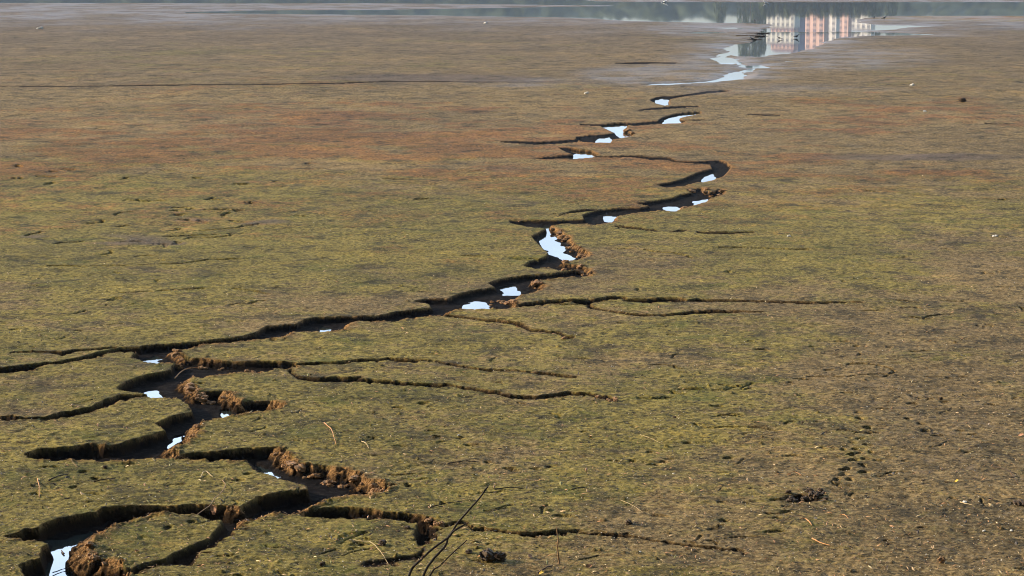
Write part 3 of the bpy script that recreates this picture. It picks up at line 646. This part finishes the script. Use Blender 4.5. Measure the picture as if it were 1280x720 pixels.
for i, (px, py, rad) in enumerate([(928, 58, 4), (937, 66, 5), (946, 62, 4), (953, 48, 4), (1095, 26, 5), (1112, 24, 6), (900, 30, 5)]):
    D = 1238+(i % 3)*4; zt = refl_z(py, D)
    lab = ['tall pale green tree left of the salmon building', 'tallest pale tree by the apartment row', 'pale green tree next to the tallest one', 'green tree touching the left end of the row', 'round tree right of the cream block', 'broad tree farther right of the cream block', 'outlying tree on the left shore'][i]
    tree_leafy(refl_x(px, D, 60), D, .5, zt, rad, lab, 'trees on the far shore', 50+i)

for i in range(24):
    px = 955+i*5.8; D = 1146+(i*7 % 5)*3; py = 19.5+1.6*math.sin(i*1.7)+random.uniform(-.6, .6)
    tree_leafy(refl_x(px, D, 60), D, .5, refl_z(py, D), 4.2, 'green tree in the row mirrored in front of the apartment blocks', 'row of trees before the apartment blocks', 90+i)
# the air: thin blue haze over the lake
hz = bpy.data.materials.new('haze_air'); hz.use_nodes = True; ht = hz.node_tree; ht.nodes.remove(ht.nodes['Principled BSDF'])
pv = ht.nodes.new('ShaderNodeVolumePrincipled'); pv.inputs['Color'].default_value = (.62, .78, 1.0, 1); pv.inputs['Density'].default_value = HAZE
ht.links.new(pv.outputs[0], ht.nodes['Material Output'].inputs['Volume'])
v, f = box((0, 1050, 69.0), 3640, 2940, 144.0)
hb_ = meshobj('haze', v, f, hz, smooth=False); tag(hb_, kind='stuff')

# ------------------------------------------------------------------ small-object builders
def tube(points, radii, n=6):
    vs = []; fs = []; pts = [Vector(p) for p in points]
    for i, p in enumerate(pts):
        t = (pts[min(i+1, len(pts)-1)]-pts[max(i-1, 0)]).normalized()
        a = t.orthogonal().normalized(); b = t.cross(a)
        for k_ in range(n):
            an = 2*math.pi*k_/n; vs.append(p+(a*math.cos(an)+b*math.sin(an))*radii[i])
        if i: fs += [((i-1)*n+k_, (i-1)*n+(k_+1) % n, i*n+(k_+1) % n, i*n+k_) for k_ in range(n)]
    fs.append(tuple(range(n))[::-1]); fs.append(tuple(range((len(pts)-1)*n, len(pts)*n)))
    return vs, fs
def curve_pts(pts, sub=6, jit=0.0, r=random):
    pts = [Vector(p) for p in pts]; out = []
    for i in range(len(pts)-1):
        p0 = pts[max(i-1, 0)]; p1 = pts[i]; p2 = pts[i+1]; p3 = pts[min(i+2, len(pts)-1)]
        for j in range(sub):
            t = j/sub; q = .5*((2*p1)+(p2-p0)*t+(2*p0-5*p1+4*p2-p3)*t*t+(-p0+3*p1-3*p2+p3)*t**3)
            out.append(q+Vector((r.uniform(-jit, jit), r.uniform(-jit, jit), r.uniform(-jit, jit))))
    out.append(pts[-1]); return out
def stick(name, pts, r0, r1, mat, label, cat='twig', group=None, parent=None, jit=.002):
    c_ = curve_pts(pts, 6, jit); base = c_[0].copy() if parent is None else Vector((0, 0, 0))
    c_ = [p-base for p in c_]; n = len(c_)
    v, f = tube(c_, [r0+(r1-r0)*i/(n-1) for i in range(n)])
    o = meshobj(name, v, f, mat, parent)
    if parent is None: o.location = base; tag(o, label, cat, group)
    return o
def clod_mesh(seed, name='soil_clod', mat=None):
    r = np.random.default_rng(seed); bm = bmesh.new(); bmesh.ops.create_icosphere(bm, subdivisions=3, radius=1)
    off = r.random(3)*50
    for v in bm.verts:
        p = np.array(v.co[:]); nn = 0
        for s_, a_ in ((1.3, .34), (2.9, .34), (6.0, .26)):
            q1 = perlin(np.array([p[0]*s_+off[0]]), np.array([p[1]*s_+off[1]+p[2]*s_*.7]), seed)[0]
            q2 = perlin(np.array([p[2]*s_+off[2]]), np.array([p[0]*s_-p[1]*s_*.6+off[0]]), seed+1)[0]
            nn += a_*(abs(q1)+q2*.8)
        v.co = v.co*(0.85+nn); v.co.z *= .8
    m_ = bpy.data.meshes.new(name); bm.to_mesh(m_); bm.free()
    m_.materials.append(mat); return m_
CL = [clod_mesh(100+i, mat=m_clod) for i in range(6)]; CD = [clod_mesh(200+i, mat=m_dclod) for i in range(4)]
def put_clod(me_, p, s_, label, group=None, cat='soil clod', flat=.75, name='soil_clod'):
    o = bpy.data.objects.new(name, me_); col.objects.link(o); o.location = p
    o.rotation_euler = (random.uniform(-.3, .3), random.uniform(-.3, .3), random.uniform(0, 6.28)); o.scale = (s_*random.uniform(.8, 1.3), s_*random.uniform(.8, 1.2), s_*flat)
    tag(o, label, cat, group); return o

# crumbled banks: loose clods lying on and below the sunlit rims (line of rim points, count, size)
HEAPS = [
 ([(232,482),(240,486),(246,492),(262,494),(280,494)], 26, .045, 'rust brown clod in the crumbled bank above the narrow pool bend at left'),
 ([(246,452),(262,453),(280,455),(300,456),(318,456)], 16, .035, 'rust brown clod below the jagged bank left of the long double crack'),
 ([(352,566),(365,577),(385,584),(410,590),(440,596),(465,604),(478,608)], 34, .045, 'orange clod in the long slumped bank of the lower gully'),
 ([(210,444),(220,442),(227,446),(229,450)], 8, .04, 'tan clod in the little slump by the leftmost upper pool'),
 ([(692,284),(702,292),(710,300),(716,308),(726,314),(735,317)], 26, .05, 'rust clod heaped on the right shore of the brightest pool'),
 ([(612,374),(622,372),(636,374),(644,376)], 18, .05, 'rust clod in the slump right of the twin bright pools'),
 ([(664,352),(674,354),(682,356),(672,360)], 8, .05, 'rust clod on the small knob above the twin pools'),
 ([(700,333),(712,333),(724,335),(735,339)], 14, .05, 'rust clod on the bank just below the brightest pool'),
 ([(112,685),(114,694),(122,700),(134,703)], 12, .035, 'orange clod on the undercut tip of the rounded island'),
 ([(862,237),(872,237),(884,240),(900,238),(905,239)], 10, .06, 'rust clod at the sharp upper bend of the creek'),
 ([(842,262),(850,260),(858,258)], 6, .06, 'rust clod on the bank beside the small middle pool'),
 ([(782,162),(786,165),(792,167)], 6, .09, 'red brown clod beside the farthest zigzag pools'),
 ([(534,646),(540,650),(546,655),(553,657)], 8, .03, 'orange clod where the short crack bends beside the bare stems'),
 ([(243,530),(249,534),(247,541),(240,548)], 10, .035, 'orange clod on the right bank by the short white pool'),
 ([(760,500),(768,498),(772,503),(745,497)], 8, .03, 'brown clod at the right end of the long lower crack'),
 ([(640,404),(655,410),(700,420),(715,424)], 8, .03, 'brown clod along the short middle crack'),
]
for pts, n, sz, lab in HEAPS:
    for i in range(n):
        t = random.random()*(len(pts)-1); j = int(t); f_ = t-j; a, b = pts[j], pts[min(j+1, len(pts)-1)]
        px = a[0]+(b[0]-a[0])*f_+random.gauss(0, 2.2); py = a[1]+(b[1]-a[1])*f_+random.gauss(0, 1.6)
        fac = random.choice((.35, .45, .6, .8, 1.0)); s_ = sz*fac; p = G(px, py)
        size = 'small' if fac < .5 else 'middling' if fac < .7 else 'large'
        put_clod(random.choice(CL), p+Vector((0, 0, s_*.25)), s_, size+' '+lab, size+' '+lab.replace('clod', 'clods', 1))

# dark upturned clods and heaps
e = put_clod(CD[0], G(610, 700, .035), .05, 'large round dark clod of mud, left of a pair on the green flat', cat='mud clod', flat=1.1, name='mud_clod')
e = put_clod(CD[1], G(624, 700, .03), .042, 'dark mud clod with a pinkish dead leaf leaning on it', cat='mud clod', flat=1.15, name='mud_clod')
put_clod(CD[2], G(586, 692, .012), .026, 'small dark clod left of the round pair by the bare stems', cat='mud clod', name='mud_clod')
put_clod(CL[2], G(1177, 702, .022), .032, 'tan knobbly clod casting a shadow near the lower right corner', cat='soil clod', flat=1.0)
put_clod(CD[3], G(1271, 630, .015), .032, 'dark clod at the right edge of the flat', cat='mud clod', name='mud_clod')
put_clod(CD[1], G(1279, 630, .015), .04, 'dark broken lump cut by the right edge of the view', cat='mud clod', name='mud_clod')
for i in range(26):
    t = random.random(); px = 988+44*t+random.gauss(0, 3); py = 621-2*t+random.gauss(0, 2.6)
    put_clod(random.choice(CD), G(px, py, .006), random.uniform(.012, .034), 'dark crumb in the churned heap beside the trail of prints', 'dark crumbs in the churned heap beside the trail of prints', 'mud clod', 1.0, 'mud_clod')
for px, py, s_, lab in [(131,586,.02,'small dark clod below the blind end of the second gully'),(452,667,.014,'tiny dark clod on the flat left of the bare stems, upper one'),(509,661,.018,'small brown clod right above the shaded hook of the crack'),(498,665,.012,'tiny brown clod beside a small brown clod near the crack hook'),(403,708,.02,'dark clod near the bottom edge left of the bare stems'),(478,682,.03,'dark split clod on the flat left of the bare stems'),(786,655,.03,'ragged dark clod above the right end of the lowest crack'),(1109,681,.012,'tiny dark clod in the lower right flat'),(1003,530,.014,'small dark clod left of the trail of prints'),(1203,128,.10,'lone black lump on the rusty flat at far right'),(1176,499,.02,'dark clod on the right flat above the bare patch'),(843,522,.015,'dark clod on the flat right of the long lower crack')]:
    put_clod(random.choice(CD), G(px, py, s_*.5), s_, lab, cat='mud clod', flat=.95, name='mud_clod')

# leaves
def leaf_mesh(seed, mat, name='dead_leaf'):
    r = random.Random(seed); n = 9; vs = []; fs = []
    for i in range(n):
        t = i/(n-1); wv = math.sin(math.pi*(.06+.9*t))**.8*.38*(1+r.uniform(-.12, .12)); z = .18*math.sin(t*3+seed)+.25*t*t
        vs += [(t-.5, -wv, z+.22*wv+r.uniform(0, .05)), (t-.5, 0, z), (t-.5, wv, z+.30*wv+r.uniform(0, .06))]
        if i:
            b0 = 3*i; fs += [(b0-3, b0-2, b0+1, b0), (b0-2, b0-1, b0+2, b0+1)]
    n0 = len(vs); vs += [(x, y, z-.03) for x, y, z in vs]; fs += [tuple(q+n0 for q in f)[::-1] for f in fs]
    m_ = bpy.data.meshes.new(name); m_.from_pydata(vs, [], fs); m_.update(); m_.materials.append(mat); return m_
def put_leaf(mat, p, s_, rot, label, cat='leaf', group=None):
    o = bpy.data.objects.new('dead_leaf', leaf_mesh(random.randrange(999), mat)); col.objects.link(o); o.location = p
    o.rotation_euler = rot; o.scale = (s_,)*3; tag(o, label, cat, group); return o
put_leaf(m_leaf, G(622, 699)+Vector((0, -.045, .035)), .065, (R(70), R(20), R(30)), 'pinkish brown dead leaf leaning on the dark clod below the lowest crack')
put_leaf(m_dleaf, G(607, 700)+Vector((-.03, -.02, .05)), .08, (R(30), R(-30), R(80)), 'dark curled leaf on the round mud clod below the lowest crack')
put_leaf(m_orange, G(600, 697, .01), .04, (0, R(10), R(10)), 'orange leaf scrap left of the round dark clod')
put_leaf(m_yleaf, G(677, 718.5, .01), .045, (R(10), 0, R(20)), 'yellow leaf at the bottom edge below the upright stalk')
put_leaf(m_yleaf, G(1195, 602, .008), .04, (R(15), 0, R(10)), 'yellow leaf alone on the brown flat at right')
put_leaf(m_yleaf, G(1125, 606, .006), .022, (R(15), 0, R(60)), 'tiny yellow leaf below the trail of prints')
put_leaf(m_leaf, G(736, 709, .01), .05, (R(40), R(10), R(0)), 'tan curled leaf standing right of the upright stalk')
put_leaf(m_leaf, G(1276, 545, .01), .05, (R(20), R(10), R(0)), 'reddish dead leaf at the right edge above the dark clods')
put_leaf(m_leaf, G(662, 697, .01), .05, (R(50), R(30), R(80)), 'tan dead leaf left of the upright stalk')

# the bare plant in the foreground
YB = 15.6
base0 = Vector((at_depth(500, 790, YB).x, YB, 0.0)); base0.z = gz(base0.x, base0.y)
plant = empty('bare_plant', base0); tag(plant, 'dark leafless plant of thin slanting stems at the bottom edge', 'plant')
def stem(pix, r0, r1, start=None, name='stem', parent=plant, dy=0.0):
    pts = [at_depth(x, y, YB+dy+.0012*(720-y)) for x, y in pix]
    if start is not None: pts = [start]+pts
    return stick(name, [p-base0 for p in pts], r0, r1, m_stem, None, parent=parent, jit=.0009)
sA = stem([(511,720),(527,699),(542,685),(560,672),(567,664),(582,655)], .0105, .0075, base0)
sB = stem([(529,720),(540,701),(556,683),(560,672),(565,665),(572,654),(584,640),(598,624),(610,608)], .0100, .0060, base0+Vector((.02, 0, 0)), dy=.02)
sC = stem([(537,720),(550,707),(567,690),(584,675)], .0078, .0036, base0+Vector((.04, 0, 0)), dy=-.04)
stem([(487,722),(489,717),(491,713)], .003, .0015, base0-Vector((.02, 0, 0)), dy=-.02)
stick('side_twig', [at_depth(572, 686, YB-.02)-base0, at_depth(579, 684.5, YB-.02)-base0], .003, .002, m_stem, None, parent=sC)
stick('side_twig', [at_depth(604, 616, YB+.13)-base0, at_depth(606, 612, YB+.13)-base0, at_depth(611, 607, YB+.13)-base0], .0045, .0025, m_stem, None, parent=sB)

# upright dry stalk
p0 = G(699.5, 705); st = empty('dry_stalk', p0); tag(st, 'upright brown dry stalk standing right of the round dark clods', 'stalk')
stick('stem', [Vector((0, 0, -.01)), at_depth(698, 695, p0.y)-p0, at_depth(697, 684, p0.y)-p0, at_depth(697.5, 672, p0.y)-p0, at_depth(695.5, 659, p0.y)-p0], .0075, .004, m_twig, None, parent=st)
stick('side_twig', [at_depth(697, 684, p0.y)-p0, at_depth(700, 683, p0.y)-p0, at_depth(703, 681.5, p0.y)-p0], .003, .0015, m_twig, None, parent=st)
stick('side_twig', [at_depth(698, 695, p0.y)-p0, at_depth(694, 694, p0.y)-p0], .003, .0015, m_twig, None, parent=st)

# arching twig over the lowest gully with its hanging leaf
pA = [G(278, 600, .005), G(281.5, 607, .02), G(280, 613, .03), G(275.5, 620, .03), G(269, 626, .03)]
q0 = pA[0].copy(); tw = empty('arching_twig', q0); tag(tw, 'thin curved twig arching over the rim of the lowest gully, leaf hanging', 'twig')
pts = pA+[P(263, 631, .03), P(260, 633.5, .03), P(252, 639, .02), P(245, 644.5, .01)]
stick('stem', [p-q0 for p in pts], .0034, .0045, m_twig, None, parent=tw, jit=.001)
lf = bpy.data.objects.new('leaf', leaf_mesh(5, m_leaf)); col.objects.link(lf); lf.parent = tw; lf.location = at_depth(267, 636, pts[5].y-.02)-q0; lf.rotation_euler = (R(90), R(60), 0); lf.scale = (.075,)*3
lf = bpy.data.objects.new('leaf', leaf_mesh(6, m_leaf)); col.objects.link(lf); lf.parent = tw; lf.location = at_depth(267, 641.5, pts[5].y-.02)-q0; lf.rotation_euler = (R(80), R(40), 0); lf.scale = (.035,)*3

# loose sticks and straws on the ground
LS = [
 ([(61,602.5),(72,599),(86,595)], .009, m_stem, 'dark short stick on the flat between the two lower gullies, left one'),
 ([(117,603),(130,601.5),(144,599)], .010, m_dleaf, 'dark short stick on the flat between the two lower gullies, right one'),
 ([(89,578),(92,582),(97,586)], .004, m_twig, 'thin twig leaning from the near rim of the second gully'),
 ([(47,600),(49,610),(49,622)], .006, m_orange, 'orange straw lying toward the viewer at the left edge'),
 ([(442,677),(455,679),(464,681),(475,691),(486,703)], .0045, m_straw, 'long pale bent straw left of the bare stems'),
 ([(405,529),(414,540),(417,549),(420,557)], .006, m_orange, 'curved orange straw on the flat above the slumped bank'),
 ([(452,552),(457,556),(461,561)], .005, m_straw, 'short pale straw right of the curved orange straw'),
 ([(560,579),(580,578),(600,577)], .008, m_stem, 'straight dark twig lying on the bright green patch'),
 ([(618,612.5),(637,612),(655,611)], .007, m_stem, 'dark twig lying right of the top of the bare stems'),
 ([(537,634.5),(558,632),(577,628.5)], .007, m_stem, 'dark twig lying behind the crossing bare stems'),
 ([(714,612.5),(725,612),(735,611)], .008, m_stem, 'short dark twig on the brown patch above the lowest crack'),
 ([(985,593),(993,591),(1002,594)], .006, m_orange, 'small orange twig above the churned dark heap'),
 ([(1000,650),(1008,651),(1015,659)], .0075, m_orange, 'bent orange twig below the churned dark heap'),
 ([(1015,675),(1025,680),(1038,684)], .007, m_orange, 'orange twig lower down below the churned dark heap'),
 ([(1050,644),(1056,646),(1060,649)], .005, m_orange, 'short orange twig right of the bent orange twig'),
 ([(976,655),(990,650),(1003,645)], .006, m_twig, 'brown twig just below the churned dark heap'),
 ([(218,465),(228,457),(240,454),(251,453)], .010, m_orange, 'bowed orange root in the gully beside the jagged bank'),
 ([(251,597),(254,592),(258,590)], .006, m_straw, 'pale short stub leaning by the dark puddled hollow'),
 ([(258,590),(262,594),(266,597)], .005, m_straw, 'pale straw scrap right of the leaning stub'),
 ([(672,717),(684,711),(691,708)], .009, m_dleaf, 'dark stick at the foot of the upright stalk'),
 ([(607,640),(616,642),(619,650)], .004, m_stem, 'tiny hooked twig right of the longest bare stem'),
 ([(570,674),(590,668),(604,671)], .004, m_straw, 'pale straw by the lowest crack left of the dark clods'),
 ([(590,656),(602,658),(612,661)], .004, m_straw, 'pale straw crossing beside the lowest crack'),
 ([(730,707),(733,709),(737,706)], .006, m_straw, 'short pale straw hook right of the upright stalk'),
 ([(800,545),(812,550),(828,556)], .003, m_straw, 'thin pale straw in the middle of the lower flat'),
 ([(775,625),(790,632),(803,640)], .003, m_straw, 'thin pale straw above the ragged dark clod'),
 ([(1242,583),(1262,590),(1272,604)], .004, m_dleaf, 'dark arched twig on the flat near the right edge'),
 ([(1200,628),(1221,633),(1228,629)], .005, m_straw, 'pale hooked straw near the right edge'),
 ([(66,716),(80,711),(97,709)], .006, m_dleaf, 'dark twig lying in the bright pool at lower left'),
]
for pix, r_, m_, lab in LS:
    inpool = 'bright pool' in lab
    pts = [Vector(map(float, unproj(x, y, wl0, .012))) if inpool else G(x, y, r_*.7+(.012 if 0 < i < len(pix)-1 else 0)) for i, (x, y) in enumerate(pix)]
    stick('dry_straw' if m_ in (m_straw, m_orange) else 'dry_twig', pts, r_*.8, r_*.45, m_, lab, 'straw' if m_ in (m_straw, m_orange) else 'twig')
pts = [Vector(map(float, unproj(x, y, wl0, .01))) for x, y in [(80,692),(78,690),(77,688)]]
stick('dry_twig', pts, .008, .004, m_dleaf, 'tiny dark scrap floating in the bright pool at lower left', 'twig')

# pale stones and shells
for px, py, s_, lab in [(1140,107.5,.085,'white stone alone on the far right mud'),(1156,139.5,.05,'pale flat stone on the rusty flat at far right'),(607,29.5,.13,'small white stone on the far grey mud left of centre'),(986,296,.035,'pale pebble on the green flat right of the creek'),(1244,296,.035,'tiny orange pale pebble on the right green flat'),(1206,627.5,.018,'white shell bit near the right edge, uppermost'),(1230,664,.014,'white shell bit left of a pair near the lower right corner'),(1264,662.5,.011,'white shell bit right of a pair near the lower right corner'),(842,592,.012,'white shell bit in the middle of the lower flat'),(573,545.5,.010,'white shell bit on the flat right of the curved straw'),(800,690,.012,'white shell bit at the end of the lowest crack'),(733,117,.07,'tiny white stone on the far green flat'),(50,36.5,.16,'pale bleached stone at the left on the far mud')]:
    o = put_clod(CL[0].copy(), G(px, py, s_*.3), s_, lab, cat='pebble', flat=.7, name='pale_pebble'); o.data.materials[0] = m_white

# birds
def bird(p, hgt, yaw, label, mat=m_black, beak=m_beak, group='black birds at the water edge', swim=False):
    e = empty('bird', p); e.rotation_euler = (0, 0, yaw); tag(e, label, 'bird', group)
    bm = bmesh.new(); lift = -.15 if swim else .30
    rings = [(-.62, .02, .34), (-.45, .09, .38), (-.2, .18, .42), (.05, .21, .46), (.25, .17, .56), (.36, .11, .70), (.42, .10, .82), (.50, .09, .88), (.57, .035, .88)]
    prev = None
    for x, r_, z in rings:
        ring = [bm.verts.new((x, math.cos(a)*r_, z+lift*.0+math.sin(a)*r_*1.05)) for a in [2*math.pi*k_/10 for k_ in range(10)]]
        if prev: 
            for k_ in range(10): bm.faces.new((prev[k_], prev[(k_+1) % 10], ring[(k_+1) % 10], ring[k_]))
        else: bm.faces.new(ring[::-1])
        prev = ring
    bm.faces.new(prev)
    me_ = bpy.data.meshes.new('body'); bm.to_mesh(me_); bm.free(); me_.polygons.foreach_set('use_smooth', [True]*len(me_.polygons)); me_.materials.append(mat)
    o = bpy.data.objects.new('body', me_); col.objects.link(o); o.parent = e
    v, f = tube([(-.60, 0, .34), (-.95, 0, .27)], [.09, .05]); meshobj('tail', v, f, mat, e)
    v, f = tube([(.55, 0, .88), (.76, 0, .84)], [.035, .008]); meshobj('beak', v, f, beak, e)
    for s_ in (-1, 1):
        v, f = tube([(-.5, s_*.14, .42), (-.1, s_*.2, .46), (.2, s_*.15, .52)], [.03, .10, .05]); meshobj('wing', v, f, mat, e)
        if not swim: v, f = tube([(.02, s_*.08, .30), (.0, s_*.08, 0), (.12, s_*.08, 0)], [.025, .018, .014]); meshobj('leg', v, f, beak, e)
    if swim: e.location.z -= hgt*.25
    e.scale = (hgt,)*3; return e
Bp = lambda x, y: G(x, y)
def WP(px, py):
    x, y, _ = unproj(px, py, sheet); return Vector((float(x), float(y), max(float(sheet(y)), gz(float(x), float(y)))))
bird(WP(943.5, 27.5), .24, R(100), 'small black bird upright at the tip of the mud spit by the water')
bird(WP(974, 49.3), .20, R(170), 'black bird left of a pair in the shallows below the pink reflection')
bird(WP(996, 47.5), .24, R(5), 'black bird right of a pair in the shallows below the pink reflection')
bird(WP(940, 50.2), .22, R(190), 'black bird on the muddy edge left of the pink reflection')
bird(WP(1092.5, 24.5), .22, R(60), 'smaller black bird on the dry spit right of the reflection, left one')
bird(WP(1105.5, 25.5), .30, R(30), 'black bird on the dry spit right of the reflection, right one')
bird(WP(831.5, 3.2), .42, R(0), 'white bird resting on the water at the top edge', m_gull, m_ybeak, 'white birds far out on the lake', True)
bird(WP(956.5, 4.0), .34, R(180), 'smaller white bird on the water at the top above the reflection', m_gull, m_ybeak, 'white birds far out on the lake', True)
for px, py, s_, lab in [(938,45.5,.30,'low dark mud hummock at the wet edge, middle of three'),(944,42,.28,'low dark mud hummock at the wet edge, uppermost of three'),(935,49.6,.24,'low dark mud hummock beside the lone black bird')]:
    o = put_clod(random.choice(CD), WP(px, py), s_, lab, cat='mud hummock', flat=.25, name='mud_hummock'); o.scale.x *= 2.2; o.rotation_euler = (0, 0, 0)

# ------------------------------------------------------------------ litter: flecks of leaf, shell and stalk nobody could count
lm = M('litter_mix', .8); va = lm.n('ShaderNodeVertexColor', layer_name='tone'); lm.l(va.outputs[0], lm.b.inputs['Base Color'])
NL = 34000
pyl = 205+590*rng.random(NL)**.6; pxl = rng.uniform(-150, 1430, NL)
lx, ly, _ = unproj(pxl, pyl)
tones = np.array([(.30,.15,.06),(.42,.28,.14),(.70,.66,.58),(.05,.03,.02),(.04,.03,.02),(.38,.20,.08),(.22,.20,.06),(.55,.42,.22)])
vs = []; fs = []; cs = []
for i in range(NL):
    x, y = float(lx[i]), float(ly[i]); z = gz(x, y)
    if z < float(zbase(y))-.05: continue
    k_ = int(rng.choice(8, p=[.2, .16, .06, .17, .15, .12, .07, .07])); L = float(rng.exponential(.006))+.004; wd = L*(.35 if k_ != 2 else .8)
    if k_ in (1, 5) and rng.random() < .15: L *= 3.0; wd = .002
    if k_ == 2: L = wd = .003+.004*rng.random()
    L = min(L, .032)
    a = rng.uniform(0, 6.28); tl = rng.uniform(.0, .9); u = np.array([math.cos(a), math.sin(a), tl*.6])*L; v_ = np.array([-math.sin(a), math.cos(a), rng.uniform(-.4, .4)])*wd
    p = np.array([x, y, z+.003+L*.3]); b0 = len(vs)
    vs += [p-u, p+v_*.9, p+u, p-v_, p+np.array([0, 0, wd*.7])]
    fs += [(b0, b0+1, b0+4), (b0+1, b0+2, b0+4), (b0+2, b0+3, b0+4), (b0+3, b0, b0+4)]; cs += [tuple(tones[k_]*rng.uniform(.7, 1.2))+(1,)]*5
lo = meshobj('leaf_litter', vs, fs, lm.m, smooth=False); tag(lo, 'tiny flecks of dry leaf, stalk and shell scattered over the lakebed', 'litter', kind='stuff')
ca = lo.data.color_attributes.new('tone', 'FLOAT_COLOR', 'POINT'); ca.data.foreach_set('color', np.array(cs, np.float32).ravel())

S.cycles.pixel_filter_type = 'BLACKMAN_HARRIS'; S.cycles.filter_width = 1.0
S.render.resolution_x = 1024; S.render.resolution_y = 576
